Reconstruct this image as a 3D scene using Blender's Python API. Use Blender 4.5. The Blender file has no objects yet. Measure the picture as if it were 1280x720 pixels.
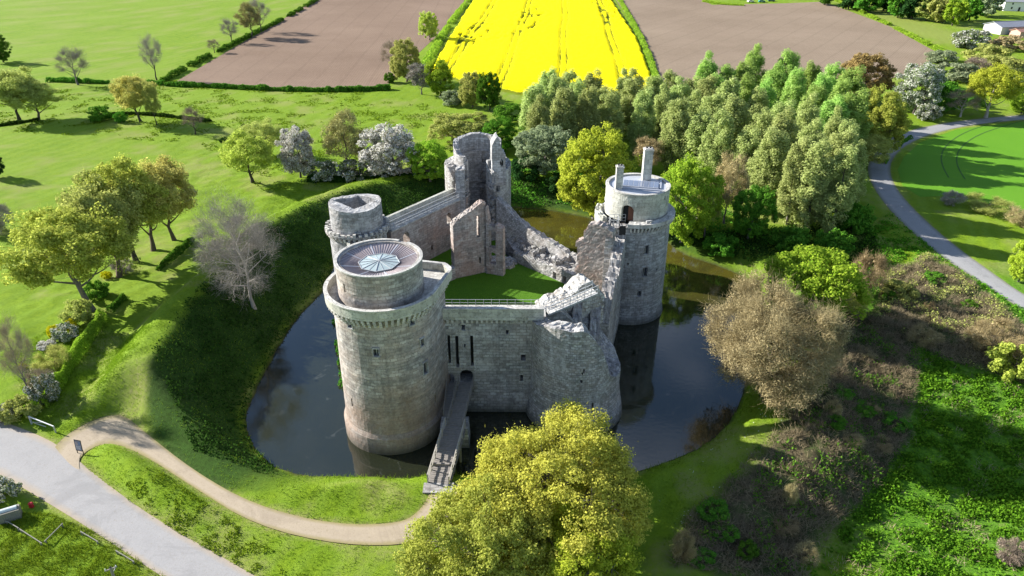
import bpy, math, random
import numpy as np
from math import pi, cos, sin, tan, atan2, sqrt, radians, hypot, floor, ceil, acos
from mathutils import Vector

SC = bpy.context.scene
COL = SC.collection
# ------------------------------------------------------------------ camera survey
F_PX = 900.0; TILT = radians(28.5); CAM_H = 60.0
CT, ST = cos(TILT), sin(TILT)
def ray(u, v):
    a = (u - 640) / F_PX; b = -(v - 360) / F_PX
    return (a, CT + b * ST, -ST + b * CT)
def G(u, v, z=0.0):
    d = ray(u, v); t = (z - CAM_H) / d[2]
    return (d[0] * t, d[1] * t)
def atY(u, v, Y):
    d = ray(u, v); t = Y / d[1]
    return (d[0] * t, Y, CAM_H + d[2] * t)
def pxm(x, y, z):
    return F_PX / (y * CT - (z - CAM_H) * ST)

# ------------------------------------------------------------------ noise
def _h(ix, iy, s):
    n = (ix.astype(np.int64) * 374761393 + iy.astype(np.int64) * 668265263 + s * 1442695041) & 0x7fffffff
    n = ((n ^ (n >> 13)) * 1274126177) & 0x7fffffff
    n = n ^ (n >> 16)
    return (n & 0xffff) / 65535.0
def vnoise(x, y, s=0):
    x = np.asarray(x, float); y = np.asarray(y, float)
    ix = np.floor(x); iy = np.floor(y); fx = x - ix; fy = y - iy
    fx = fx * fx * (3 - 2 * fx); fy = fy * fy * (3 - 2 * fy)
    a = _h(ix, iy, s); b = _h(ix + 1, iy, s); c = _h(ix, iy + 1, s); d = _h(ix + 1, iy + 1, s)
    return (a * (1 - fx) + b * fx) * (1 - fy) + (c * (1 - fx) + d * fx) * fy
def fbm(x, y, s=0, o=4):
    r = 0; a = 0.5; f = 1.0
    for k in range(o):
        r = r + a * vnoise(np.asarray(x) * f, np.asarray(y) * f, s + k * 7); a *= 0.5; f *= 2.03
    return r / (1 - 0.5 ** o)
def sstep(a, b, x):
    t = np.clip((np.asarray(x, float) - a) / (b - a), 0, 1); return t * t * (3 - 2 * t)

# ------------------------------------------------------------------ objects
def tag(o, label=None, cat=None, group=None, kind=None):
    if label: o['label'] = label
    if cat: o['category'] = cat
    if group: o['group'] = group
    if kind: o['kind'] = kind
    return o
def link(o, parent=None):
    COL.objects.link(o)
    if parent is not None:
        o.parent = parent
        o.location = (-Vector(parent.location)) if parent.get('_w') else (0, 0, 0)
    return o
def thing(name, loc, label, cat, group=None, world=True):
    """Empty at the base of a thing; with world=True its parts are given in world coordinates."""
    o = bpy.data.objects.new(name, None); COL.objects.link(o); o.location = loc
    o.empty_display_size = 1
    if world: o['_w'] = 1
    return tag(o, label, cat, group)
def np_mesh(name, V, faces, uv=None, smooth=False):
    """faces: (n,k) int array or list of lists. uv: per-loop array (L,2)"""
    me = bpy.data.meshes.new(name)
    V = np.asarray(V, np.float32)
    if isinstance(faces, np.ndarray):
        n, k = faces.shape
        me.vertices.add(len(V)); me.vertices.foreach_set('co', V.ravel())
        me.loops.add(n * k); me.loops.foreach_set('vertex_index', faces.astype(np.int32).ravel())
        me.polygons.add(n); me.polygons.foreach_set('loop_start', np.arange(0, n * k, k, dtype=np.int32))
        me.polygons.foreach_set('loop_total', np.full(n, k, np.int32))
        me.polygons.foreach_set('use_smooth', np.full(n, bool(smooth)))
        me.update(calc_edges=True)
    else:
        me.from_pydata(V.tolist(), [], faces)
        if smooth:
            for p in me.polygons: p.use_smooth = True
    if uv is not None:
        l = me.uv_layers.new(name='UVMap'); l.data.foreach_set('uv', np.asarray(uv, np.float32).ravel())
    me.validate()
    return me
def mobj(name, me, mat, parent=None):
    o = bpy.data.objects.new(name, me)
    if mat is not None: me.materials.append(mat)
    return link(o, parent)

class MB:
    """collects simple shapes into one mesh, with box-projected uvs in metres"""
    def __init__(s): s.v = []; s.f = []; s.uv = []
    def quad(s, a, b, c, d):
        i = len(s.v); s.v += [a, b, c, d]; s.f.append([i, i + 1, i + 2, i + 3])
        A, B, D = Vector(a), Vector(b), Vector(d)
        w = (B - A).length; h = (D - A).length
        s.uv += [(a[0] + a[1], a[2]), (a[0] + a[1] + w, a[2]), (a[0] + a[1] + w, a[2] + h), (a[0] + a[1], a[2] + h)]
    def hexa(s, p):   # p: 8 points bottom 0-3 ccw, top 4-7
        for q in ((3, 2, 1, 0), (4, 5, 6, 7), (0, 1, 5, 4), (1, 2, 6, 5), (2, 3, 7, 6), (3, 0, 4, 7)):
            s.quad(*[p[k] for k in q])
    def box(s, x0, x1, y0, y1, z0, z1):
        s.hexa([(x0, y0, z0), (x1, y0, z0), (x1, y1, z0), (x0, y1, z0), (x0, y0, z1), (x1, y0, z1), (x1, y1, z1), (x0, y1, z1)])
    def obox(s, c, ax, ay, hx, hy, z0, z1, taper=1.0):
        """box oriented along 2D unit axes ax, ay, half sizes hx, hy"""
        P = []
        for z, t in ((z0, 1.0), (z1, taper)):
            for i, j in ((-1, -1), (1, -1), (1, 1), (-1, 1)):
                P.append((c[0] + ax[0] * i * hx * t + ay[0] * j * hy * t, c[1] + ax[1] * i * hx * t + ay[1] * j * hy * t, z))
        s.hexa(P)
    def bar(s, a, b, w, h=None):
        """square bar between two 3D points"""
        h = h or w
        a = Vector(a); b = Vector(b); d = (b - a).normalized()
        up = Vector((0, 0, 1)) if abs(d.z) < 0.9 else Vector((1, 0, 0))
        x = d.cross(up).normalized() * (w / 2); y = x.normalized().cross(d).normalized() * (h / 2)
        P = [tuple(a - x - y), tuple(a + x - y), tuple(a + x + y), tuple(a - x + y), tuple(b - x - y), tuple(b + x - y), tuple(b + x + y), tuple(b - x + y)]
        s.hexa(P)
    def build(s, name, mat, parent=None):
        me = np_mesh(name, s.v, np.array(s.f), s.uv)
        return mobj(name, me, mat, parent)

# ------------------------------------------------------------------ materials
class NT:
    def __init__(s, name):
        s.m = bpy.data.materials.new(name); s.m.use_nodes = True
        s.t = s.m.node_tree; s.t.nodes.clear()
        s.out = s.t.nodes.new('ShaderNodeOutputMaterial')
    def n(s, typ, ins=None, **kw):
        nd = s.t.nodes.new('ShaderNode' + typ)
        for k, v in kw.items(): setattr(nd, k, v)
        if ins:
            for k, v in ins.items():
                if isinstance(v, bpy.types.NodeSocket): s.t.links.new(v, nd.inputs[k])
                else: nd.inputs[k].default_value = v
        return nd
    def mix(s, f, a, b, mode='MIX'):
        nd = s.t.nodes.new('ShaderNodeMix'); nd.data_type = 'RGBA'; nd.blend_type = mode
        for k, v in ((0, f), (6, a), (7, b)):
            if isinstance(v, bpy.types.NodeSocket): s.t.links.new(v, nd.inputs[k])
            else: nd.inputs[k].default_value = (tuple(v) + (1,))[:4] if k else v
        return nd.outputs[2]
    def noise(s, vec, scale, detail=3, rough=0.55, dist=0):
        return s.n('TexNoise', {'Vector': vec, 'Scale': scale, 'Detail': detail, 'Roughness': rough, 'Distortion': dist}).outputs['Fac']
    def ramp(s, f, stops):
        r = s.n('ValToRGB', {'Fac': f}); e = r.color_ramp.elements
        while len(e) < len(stops): e.new(0.5)
        for i, (p, c) in enumerate(stops):
            e[i].position = p; e[i].color = (c, c, c, 1) if isinstance(c, (int, float)) else (tuple(c) + (1,))[:4]
        return r.outputs['Color']
    def mapv(s, vec, scale=(1, 1, 1), rot=(0, 0, 0)):
        return s.n('Mapping', {'Vector': vec, 'Scale': scale, 'Rotation': rot}).outputs[0]
    def bump(s, h, strength=0.5, dist=0.1, normal=None):
        i = {'Height': h, 'Strength': strength, 'Distance': dist}
        if normal is not None: i['Normal'] = normal
        return s.n('Bump', i).outputs[0]
    def bsdf(s, col, rough=0.8, normal=None, spec=0.3, metal=0, **kw):
        i = {'Base Color': col if isinstance(col, bpy.types.NodeSocket) else (tuple(col) + (1,))[:4], 'Roughness': rough, 'Specular IOR Level': spec, 'Metallic': metal}
        if normal is not None: i['Normal'] = normal
        i.update(kw)
        b = s.n('BsdfPrincipled', i); s.t.links.new(b.outputs[0], s.out.inputs['Surface']); return s.m
    def pos(s): return s.n('NewGeometry').outputs['Position']
    def obj(s): return s.n('TexCoord').outputs['Object']
    def uv(s): return s.n('TexCoord').outputs['UV']

def simple(name, col, rough=0.7, metal=0.0, var=0.25, scale=2.0, spec=0.3):
    t = NT(name); n = t.noise(t.pos(), scale, 4)
    c = t.mix(n, [k * (1 - var) for k in col], [min(1, k * (1 + var)) for k in col])
    return t.bsdf(c, rough, t.bump(t.noise(t.pos(), scale * 8, 2), 0.2, 0.03), spec, metal)

def stone(name, light, dark, warm, brickh=0.42, brickw=0.85, stain=0.5, warmth=0.5, contrast=0.95, seed=0.0, mossy=0.0, bands=0.35, low=0.0):
    """coursed masonry: bricks in uv metres, weathered with big stains, warm patches, level bands and vertical streaks"""
    t = NT(name); uv = t.uv(); P = t.pos()
    off = t.n('VectorMath', {0: P, 1: (seed * 13.7, seed * 7.1, seed * 3.3)}, operation='ADD').outputs[0]
    nz = t.n('TexNoise', {'Vector': P, 'Scale': 0.9, 'Detail': 2}).outputs['Color']
    duv = t.n('VectorMath', {0: uv, 1: t.n('VectorMath', {0: nz, 'Scale': 0.18}, operation='SCALE').outputs[0]}, operation='ADD').outputs[0]
    br = t.n('TexBrick', {'Vector': duv, 'Color1': (0, 0, 0, 1), 'Color2': (1, 1, 1, 1), 'Mortar': (0.0, 0.0, 0.0, 1), 'Scale': 1.0, 'Mortar Size': 0.045,
                          'Mortar Smooth': 0.4, 'Bias': 0.0, 'Brick Width': brickw, 'Row Height': brickh})
    br2 = t.n('TexBrick', {'Vector': duv, 'Color1': (0, 0, 0, 1), 'Color2': (1, 1, 1, 1), 'Mortar': (0.5, 0.5, 0.5, 1), 'Scale': 1.0, 'Mortar Size': 0.0,
                           'Brick Width': brickw * 3.1, 'Row Height': brickh * 2})
    c = t.mix(br.outputs['Color'], [k * 0.66 for k in dark], [min(1, k * 1.18) for k in light])
    c = t.mix(contrast, t.mix(0.5, dark, light), c)
    c = t.mix(t.ramp(br2.outputs['Color'], [(0, 0.0), (1, 0.25)]), c, warm)
    big = t.noise(off, 0.16, 5, 0.6, 0.6)
    w = t.ramp(big, [(0.44, 0.0), (0.62, warmth)])
    c = t.mix(w, c, t.mix(0.45, warm, c))
    pz = t.noise(off, 0.22, 6, 0.7, 1.2)            # pale limewash remnants
    c = t.mix(t.ramp(pz, [(0.50, 0.0), (0.66, 0.55)]), c, [min(1, k * 1.25) for k in light])
    bd = t.noise(t.mapv(off, (0.06, 0.06, 1.5)), 1.0, 5, 0.7)
    c = t.mix(t.ramp(bd, [(0.42, 0.0), (0.60, bands)]), c, [k * 0.62 for k in dark])
    st = t.noise(t.mapv(off, (1.1, 1.1, 0.14)), 0.8, 6, 0.7)
    d = t.ramp(st, [(0.46, 0.0), (0.70, stain)])
    c = t.mix(d, c, (0.085, 0.082, 0.08))
    fine = t.noise(off, 1.9, 6, 0.75)
    c = t.mix(t.ramp(fine, [(0.45, 0.0), (0.75, 0.32)]), c, [min(1, k * 1.4) for k in light])
    grit = t.noise(off, 3.2, 4, 0.85)
    c = t.mix(t.ramp(grit, [(0.53, 0.0), (0.64, 0.6)]), c, (0.09, 0.085, 0.08))
    if mossy > 0:
        mz = t.noise(off, 0.5, 4, 0.7)
        c = t.mix(t.ramp(mz, [(0.5, 0.0), (0.7, mossy)]), c, (0.17, 0.20, 0.11))
    sep = t.n('SeparateXYZ', {0: P}).outputs[2]
    if low > 0:       # brown iron stained courses low on the tower
        lz = t.n('Math', {0: sep, 1: t.n('Math', {0: t.noise(off, .35, 4, .6), 1: 9.0}, operation='MULTIPLY').outputs[0]}, operation='ADD').outputs[0]
        lf = t.n('MapRange', {0: lz, 1: 14.0, 2: 9.5, 3: 0.0, 4: low}).outputs[0]
        lf = t.n('Math', {0: lf, 1: t.ramp(br.outputs['Color'], [(0, .45), (1, 1)])}, operation='MULTIPLY').outputs[0]
        c = t.mix(lf, c, (.21, .13, .085))
    damp = t.n('MapRange', {0: sep, 1: 0.2, 2: 1.6, 3: 0.7, 4: 0.0}).outputs[0]   # tide line at the water's edge
    c = t.mix(damp, c, (0.07, 0.07, 0.055))
    nrm = t.bump(t.mix(0.5, br.outputs['Color'], grit), 0.6, 0.07)
    return t.bsdf(c, 0.92, nrm, 0.15)

STONE = {}
STONE['big'] = stone('ashlar_weathered', (0.520, 0.497, 0.463), (0.294, 0.277, 0.260), (0.497, 0.362, 0.271), stain=0.6, warmth=0.7, bands=0.6, low=0.7, seed=1)
STONE['grey'] = stone('granite_grey', (0.49, 0.495, 0.50), (0.285, 0.29, 0.295), (0.452, 0.384, 0.328), stain=0.5, warmth=0.35, seed=2)
STONE['wall'] = stone('curtain_masonry', (0.49, 0.485, 0.475), (0.26, 0.255, 0.255), (0.452, 0.362, 0.294), stain=0.6, warmth=0.45, seed=3)
STONE['rubble'] = stone('rubble_masonry', (0.50, 0.495, 0.49), (0.22, 0.22, 0.22), (0.463, 0.373, 0.305), brickh=0.34, brickw=0.5, stain=0.6, warmth=0.4, seed=4, contrast=0.95, mossy=0.2, bands=.2)
STONE['heap'] = stone('broken_pale_stone', (0.600, 0.600, 0.565), (0.271, 0.249, 0.226), (0.520, 0.429, 0.350), brickh=0.5, brickw=0.6, stain=0.6, warmth=0.3, seed=8, contrast=1.0, bands=.2)
STONE['pink'] = stone('reddened_masonry', (0.475, 0.441, 0.407), (0.282, 0.249, 0.232), (0.452, 0.271, 0.203), stain=0.5, warmth=0.75, seed=5, contrast=0.8, bands=.25)
STONE['pale'] = stone('pale_dressed_stone', (0.531, 0.531, 0.475), (0.418, 0.418, 0.362), (0.508, 0.475, 0.373), brickh=0.7, brickw=1.5, stain=0.45, warmth=0.3, seed=6, contrast=0.7, bands=.15)
STONE['cap'] = stone('coping_stone', (0.565, 0.554, 0.520), (0.418, 0.407, 0.384), (0.520, 0.475, 0.407), brickh=0.8, brickw=0.9, stain=0.4, warmth=0.25, seed=7, contrast=0.8, bands=.1)
M_DARK = simple('dark_interior', (0.03, 0.03, 0.032), 0.9)
M_GLASSD = simple('window_glass', (0.05, 0.055, 0.065), 0.25, spec=0.5)
M_ZINC = simple('zinc_roofing', (0.42, 0.44, 0.49), 0.45, 0.2, 0.15)
M_WOOD = simple('weathered_timber', (0.24, 0.22, 0.20), 0.85, var=0.35, scale=3)
M_RAILW = simple('railing_timber', (0.40, 0.37, 0.32), 0.8, var=0.3, scale=3)
M_METAL = simple('grey_steel', (0.45, 0.46, 0.47), 0.5, 0.4, 0.1)
M_WHITE = simple('white_paint', (0.75, 0.75, 0.73), 0.5, var=0.06)
M_RUST = simple('rust_brown_shutter', (0.16, 0.07, 0.045), 0.7)

# ------------------------------------------------------------------ masonry shell
def shell(name, pos, ss, zs, solid, mat, parent=None, topf=None, closed=False, jit=0.0, seed=0, sc=1.0, warp=False):
    """A wall as a real shell. pos(s, z, side) -> arrays x, y (side 0 outer, 1 inner). ss, zs: breakpoints.
    solid(s, z) -> bool array for cell centres. topf(s) clips the top so that ruined tops run ragged."""
    ss = np.asarray(ss, float); zs = np.asarray(zs, float)
    S = len(ss) - 1; Z = len(zs) - 1
    sm = (ss[1:] + ss[:-1]) / 2; zm = (zs[1:] + zs[:-1]) / 2
    SM, ZM = np.meshgrid(sm, zm, indexing='ij')
    if warp and topf is not None:
        ZM = zs[0] + (ZM - zs[0]) * ((topf(sm) - zs[0]) / (zs[-1] - zs[0]))[:, None]
    m = solid(SM, ZM) if solid is not None else np.ones((S, Z), bool)
    if topf is not None and not warp:
        tm = topf(sm); m &= (zs[:-1][None, :] < (tm[:, None] - 1e-4))
    SV, ZV = np.meshgrid(ss, zs, indexing='ij')
    if warp and topf is not None:
        ZV = zs[0] + (ZV - zs[0]) * ((topf(ss) - zs[0]) / (zs[-1] - zs[0]))[:, None]
    elif topf is not None:
        tv = topf(ss); ZV = np.minimum(ZV, np.maximum(tv[:, None], zs[0]))
    n = (S + 1) * (Z + 1)
    V = np.zeros((2, S + 1, Z + 1, 3))
    for side in (0, 1):
        x, y = pos(SV, ZV, side)
        zz = ZV
        if jit > 0:
            rg = np.random.default_rng(seed * 7 + side)
            j1 = (vnoise(SV * 2.3 + side * 9, ZV * 2.3 + seed, 3 + seed) - 0.5) * .4 + rg.uniform(-.3, .3, SV.shape)
            j2 = (vnoise(SV * 2.1 + side * 5, ZV * 2.7 - seed, 5 + seed) - 0.5) * .4 + rg.uniform(-.3, .3, SV.shape)
            j3 = rg.uniform(-.5, .5, SV.shape)
            inter = np.ones_like(ZV); inter[:, 0] = 0
            x = x + j1 * jit * 2 * inter; y = y + j2 * jit * 2 * inter; zz = ZV + j3 * jit * inter
            if closed: x[-1] = x[0]; y[-1] = y[0]; zz[-1] = zz[0]
        V[side, :, :, 0] = x; V[side, :, :, 1] = y; V[side, :, :, 2] = zz
    V = V.reshape(-1, 3)
    def vid(side, i, j): return side * n + i * (Z + 1) + j
    I, J = np.nonzero(m)
    F = []; U = []
    def add(a, b, c, d, ua, ub, uc, ud):
        F.append(np.stack([a, b, c, d], 1)); U.append(np.stack([ua, ub, uc, ud], 1))
    def uvp(i, j, off=0.0): return np.stack([ss[i] * sc + off, ZV[i, j]], -1)
    add(vid(0, I, J), vid(0, I + 1, J), vid(0, I + 1, J + 1), vid(0, I, J + 1), uvp(I, J), uvp(I + 1, J), uvp(I + 1, J + 1), uvp(I, J + 1))
    add(vid(1, I + 1, J), vid(1, I, J), vid(1, I, J + 1), vid(1, I + 1, J + 1), uvp(I + 1, J), uvp(I, J), uvp(I, J + 1), uvp(I + 1, J + 1))
    mp = np.zeros((S + 2, Z + 2), bool); mp[1:-1, 1:-1] = m
    if closed: mp[0, 1:-1] = m[-1]; mp[-1, 1:-1] = m[0]
    T = 0.9
    t_ = m & ~mp[1:-1, 2:]; I, J = np.nonzero(t_)
    K = 5 if (topf is not None and jit >= .03) else 1
    rk = np.random.default_rng(seed + 99); NZ = rk.uniform(-1, 1, (S + 1, K + 1, 3)) * np.array([.05, .05, .17 if jit >= .04 else .05]); NZ[:, 0] = 0; NZ[:, -1] = 0
    if closed: NZ[-1] = NZ[0]
    extraV = []
    def tp(i, j, k):
        return V[vid(0, i, j)] * (1 - k / K) + V[vid(1, i, j)] * (k / K) + NZ[i, k]
    for k in range(K):
        u0, u1 = T * 2.4 * k / K, T * 2.4 * (k + 1) / K
        q = [tp(I, J + 1, k), tp(I + 1, J + 1, k), tp(I + 1, J + 1, k + 1), tp(I, J + 1, k + 1)]
        b = 2 * n + sum(len(e) for e in extraV); L_ = len(I)
        extraV.append(np.concatenate(q)) ; ar = np.arange(L_)
        add(b + ar, b + L_ + ar, b + 2 * L_ + ar, b + 3 * L_ + ar, np.stack([ss[I], I * 0.0 + u0], -1), np.stack([ss[I + 1], I * 0.0 + u0], -1), np.stack([ss[I + 1], I * 0 + u1], -1), np.stack([ss[I], I * 0 + u1], -1))
    V = np.concatenate([V] + extraV)
    b_ = m & ~mp[1:-1, :-2]; b_[:, 0] = False; I, J = np.nonzero(b_)
    add(vid(1, I, J), vid(1, I + 1, J), vid(0, I + 1, J), vid(0, I, J), np.stack([ss[I], I * 0.0], -1), np.stack([ss[I + 1], I * 0.0], -1), np.stack([ss[I + 1], I * 0 + T], -1), np.stack([ss[I], I * 0 + T], -1))
    l_ = m & ~mp[:-2, 1:-1]; I, J = np.nonzero(l_)
    add(vid(1, I, J), vid(0, I, J), vid(0, I, J + 1), vid(1, I, J + 1), np.stack([I * 0.0, ZV[I, J]], -1), np.stack([I * 0 + T, ZV[I, J]], -1), np.stack([I * 0 + T, ZV[I, J + 1]], -1), np.stack([I * 0.0, ZV[I, J + 1]], -1))
    r_ = m & ~mp[2:, 1:-1]; I, J = np.nonzero(r_)
    add(vid(0, I + 1, J), vid(1, I + 1, J), vid(1, I + 1, J + 1), vid(0, I + 1, J + 1), np.stack([I * 0.0, ZV[I, J]], -1), np.stack([I * 0 + T, ZV[I, J]], -1), np.stack([I * 0 + T, ZV[I, J + 1]], -1), np.stack([I * 0.0, ZV[I, J + 1]], -1))
    F = np.concatenate(F); U = np.concatenate(U).reshape(-1, 2)
    # drop unused vertices
    used = np.unique(F); remap = np.full(len(V), -1); remap[used] = np.arange(len(used))
    me = np_mesh(name, V[used], remap[F], U)
    return mobj(name, me, mat, parent)

def breaks(a, b, step, extra=()):
    """breakpoints from a to b about step apart that include every value in extra"""
    k = sorted(set([a, b] + [e for e in extra if a < e < b])); r = [k[0]]
    for p, q in zip(k[:-1], k[1:]):
        m = max(1, int(round((q - p) / step)))
        r += [p + (q - p) * i / m for i in range(1, m + 1)]
    return r
# ------------------------------------------------------------------ plans (surveyed from the photograph on the water / ground plane)
def chaikin(P, n=2, closed=True):
    P = np.array(P, float)
    for _ in range(n):
        Q = np.roll(P, -1, 0) if closed else P[1:]
        A = P if closed else P[:-1]
        R = np.empty((len(A) * 2, 2)); R[0::2] = A * 0.75 + Q * 0.25; R[1::2] = A * 0.25 + Q * 0.75
        if not closed: R = np.vstack([P[:1], R, P[-1:]])
        P = R
    return P
def sdist(x, y, poly):
    """signed distance to a polygon, negative inside"""
    x = np.asarray(x, float); y = np.asarray(y, float)
    d = np.full(x.shape, 1e18); ins = np.zeros(x.shape, bool)
    n = len(poly)
    for i in range(n):
        x0, y0 = poly[i]; x1, y1 = poly[(i + 1) % n]
        ex, ey = x1 - x0, y1 - y0
        wx, wy = x - x0, y - y0
        t = np.clip((wx * ex + wy * ey) / (ex * ex + ey * ey + 1e-12), 0, 1)
        dx, dy = wx - ex * t, wy - ey * t
        d = np.minimum(d, dx * dx + dy * dy)
        c = ((y0 > y) != (y1 > y)) & (x < (x1 - x0) * (y - y0) / ((y1 - y0) if y1 != y0 else 1e-12) + x0)
        ins ^= c
    d = np.sqrt(d); return np.where(ins, -d, d)

MOAT = [G(*p) for p in ((305, 522), (318, 562), (350, 588), (400, 596), (440, 594), (500, 597), (560, 600), (640, 600), (720, 600), (790, 592), (832, 578), (880, 558), (912, 530), (930, 490), (945, 430), (950, 385), (938, 352), (905, 335), (850, 318))]
MOAT += [(30, 132), (20, 139), (9, 146), (-4, 148), (-18, 143), (-28, 132), (-33, 121)]
MOAT += [G(*p) for p in ((408, 362), (395, 374), (370, 400), (345, 440), (322, 485))]
MOAT = chaikin(MOAT, 2)
CEN = (0.0, 92.0)
TAB = np.array([  # azimuth, crest distance, crest height, crest width, outer distance, outer height
    (0, 5, 2.2, 3, 16, 1.2), (30, 6, 2.5, 3, 16, 1.8), (60, 9, 3, 2, 18, 2), (90, 11, 3.6, 2, 20, 2), (120, 13, 5.3, 2, 22, 2),
    (150, 13.5, 6.4, 2, 22, 2), (180, 12.6, 7.4, 2, 23, 2), (205, 11.6, 7.4, 2.0, 22, 2), (218, 9.3, 5.7, 1.5, 17, 2), (232, 5.5, 3.0, 2, 11, 1.8),
    (246, 3, 2.1, 4, 10, 1.8), (270, 3, 2, 4, 10, 1.8), (290, 3, 2, 6, 13, 1.8), (308, 3, 2.2, 7.5, 17, -0.3), (325, 3, 2.5, 8, 19, -0.8),
    (340, 4, 2.4, 6, 18, -0.4), (360, 5, 2.2, 3, 16, 1.2)])
def bankprof(x, y):
    x = np.asarray(x, float); y = np.asarray(y, float)
    d = sdist(x, y, MOAT)
    az = np.degrees(np.arctan2(y - CEN[1], x - CEN[0])) % 360
    dc, hc, wf, do, ho = [np.interp(az, TAB[:, 0], TAB[:, k]) for k in range(1, 6)]
    t = np.clip(d / dc, 0, 1)
    up = hc * (0.93 * t + 0.07 * np.sin(t * pi / 2))
    t2 = sstep(0, 1, (d - dc - wf) / np.maximum(do - dc - wf, 1))
    h = np.where(d < dc, up, hc + (ho - hc) * t2)
    far = sstep(26, 48, d); h = np.where(d > dc, h * (1 - far) + 2.0 * far, h)
    h = np.where(d < 0, np.maximum(-1.6, d * 0.9), h)
    # small grassy bank at the foot of the wall between the two western towers
    ax, ay, bx, by = -22.6, 83.5, -26.6, 99.0
    tt = np.clip(((x - ax) * (bx - ax) + (y - ay) * (by - ay)) / ((bx - ax) ** 2 + (by - ay) ** 2), 0, 1)
    di = np.hypot(x - ax - tt * (bx - ax), y - ay - tt * (by - ay))
    isl = 1.0 - di * 0.62 + (vnoise(x / 1.3, y / 1.3, 91) - .5) * 1.3
    return np.where(d < -1, np.maximum(h, isl), h), d

# roads as left and right edges in picture pixels, ground height about 2
def res(P, n):
    P = np.array(P, float); L = np.r_[0, np.cumsum(np.hypot(*np.diff(P, axis=0).T))]
    t = np.linspace(0, L[-1], n); return np.stack([np.interp(t, L, P[:, 0]), np.interp(t, L, P[:, 1])], 1)
def edge(px, z=2.0, ext=None, n=120):
    P = [G(u, v, z) for u, v in px]
    if ext:
        a, b, c, d = [np.array(q) for q in (P[0], P[1], P[-1], P[-2])]
        P = [tuple(a + (a - b) / np.linalg.norm(a - b) * ext)] + P + [tuple(c + (c - d) / np.linalg.norm(c - d) * ext)]; n = 190
    P = chaikin(P, 2, closed=False)
    return res(P, n)
ROADS = {}
ROADS['road'] = (edge(((-120, 485), (0, 528), (70, 556), (118, 598), (190, 652), (315, 722), (470, 815)), 1.9, 70), edge(((-120, 545), (0, 588), (50, 618), (120, 660), (210, 720), (330, 800)), 1.9, 70))
ROADS['path'] = (edge(((66, 566), (80, 548), (112, 528), (150, 517), (178, 540), (245, 592), (320, 634), (420, 658), (505, 656), (532, 636), (546, 606)), 1.9), edge(((112, 612), (96, 580), (106, 562), (138, 549), (180, 566), (240, 606), (318, 655), (425, 680), (520, 679), (552, 655), (578, 606)), 1.9))
ROADS['lane'] = (edge(((1500, 505), (1280, 388), (1235, 357), (1180, 322), (1130, 280), (1098, 243), (1084, 212), (1094, 187), (1126, 166), (1180, 154), (1240, 147), (1330, 140), (1450, 133)), 2.0, 90), edge(((1500, 485), (1280, 371), (1240, 342), (1192, 308), (1146, 268), (1118, 236), (1109, 212), (1116, 193), (1140, 175), (1188, 160), (1244, 152), (1332, 145), (1450, 138)), 2.0, 90))
RP = {k: np.vstack([a, b[::-1]]) for k, (a, b) in ROADS.items()}
FZ = 2.0
def poly(px, z=FZ): return np.array([G(u, v, z) for u, v in px])
def up(P, pts): return np.vstack([P, np.array(pts)])
FIELD = {
    'ploughed_left': np.array([G(215, 105, 2), G(300, 107.5, 2), G(400, 111, 2), G(482, 110, 2), G(500, 88, 2), G(545, 46, 2), G(586, 0, 2), (-8, 700), (-190, 760), G(395, 0, 2), G(300, 55, 2)]),
    'rape': np.array([G(536, 92, 2), G(560, 50, 2), G(592, 0, 2), (0, 700), (84, 700), G(764, 0, 2), G(797, 50, 2), G(818, 105, 2), G(812, 135, 2), G(700, 128, 2), G(620, 112, 2)]),
    'ploughed_right': np.array([G(823, 110, 2), G(802, 50, 2), G(770, 0, 2), (96, 640), (150, 640), G(860, -8, 2), G(890, 6, 2), G(985, 4, 2), G(1030, 2, 2), G(1110, 32, 2), G(1172, 66, 2), G(1150, 90, 2), G(1080, 105, 2), G(950, 130, 2)]),
    'green_right': np.array([G(1122, 212, 2), G(1130, 196, 2), G(1150, 178, 2), G(1195, 162, 2), G(1250, 155, 2), G(1330, 148, 2), G(1500, 140, 2), G(1560, 380, 2), G(1330, 290, 2), G(1260, 262, 2), G(1200, 244, 2), G(1150, 246, 2), G(1128, 232, 2)]),
}
BRAMBLE = [poly(((835, 720), (850, 668), (900, 622), (985, 535), (1000, 470), (1045, 400), (1110, 400), (1150, 440), (1140, 530), (1100, 600), (1040, 660), (1000, 740)), 0.5),
           poly(((1085, 405), (1110, 340), (1160, 320), (1230, 370), (1290, 420), (1290, 480), (1180, 445)), 1.5)]
def terrain(x, y, detail=True):
    x = np.asarray(x, float); y = np.asarray(y, float)
    h, d = bankprof(x, y)
    near = 1 - sstep(90, 170, np.hypot(x, y - 80))
    land = sstep(0.0, 2.5, d)
    h = h + land * ((fbm(x / 9, y / 9, 11) - 0.5) * 0.7 * (0.4 + 0.6 * near) + (fbm(x / 40, y / 40, 12) - 0.5) * 0.9 * (1 - near))
    if detail: h = h + np.where(d > 0, (fbm(x / 1.6, y / 1.6, 13, 3) - 0.5) * 0.38 * near, 0)
    flat = np.zeros_like(h)
    for k, p in RP.items():
        sd = sdist(x, y, p); w = 1 - sstep(0.0, 5.0, sd)
        h = h * (1 - w) + ({'road': 1.9, 'path': 1.9, 'lane': 2.0}[k]) * w
        if detail: h = h - 0.22 * (1 - sstep(-0.5, 0.55, sd))
    for k, p in FIELD.items():
        sd = sdist(x, y, p); w = 1 - sstep(0.0, 8.0, sd)
        h = h * (1 - w) + 2.0 * w
        if detail: h = h - (0.35 if k != 'green_right' else 0.18) * (1 - sstep(-2.5, 0.6, sd))
    if detail:
        for p in BRAMBLE:
            sd = sdist(x, y, p); w = 1 - sstep(-1.5, 1.5, sd)
            h = h + w * (fbm(x / 1.3, y / 1.3, 17, 4) * 1.3 - 0.25)
    return h
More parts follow.
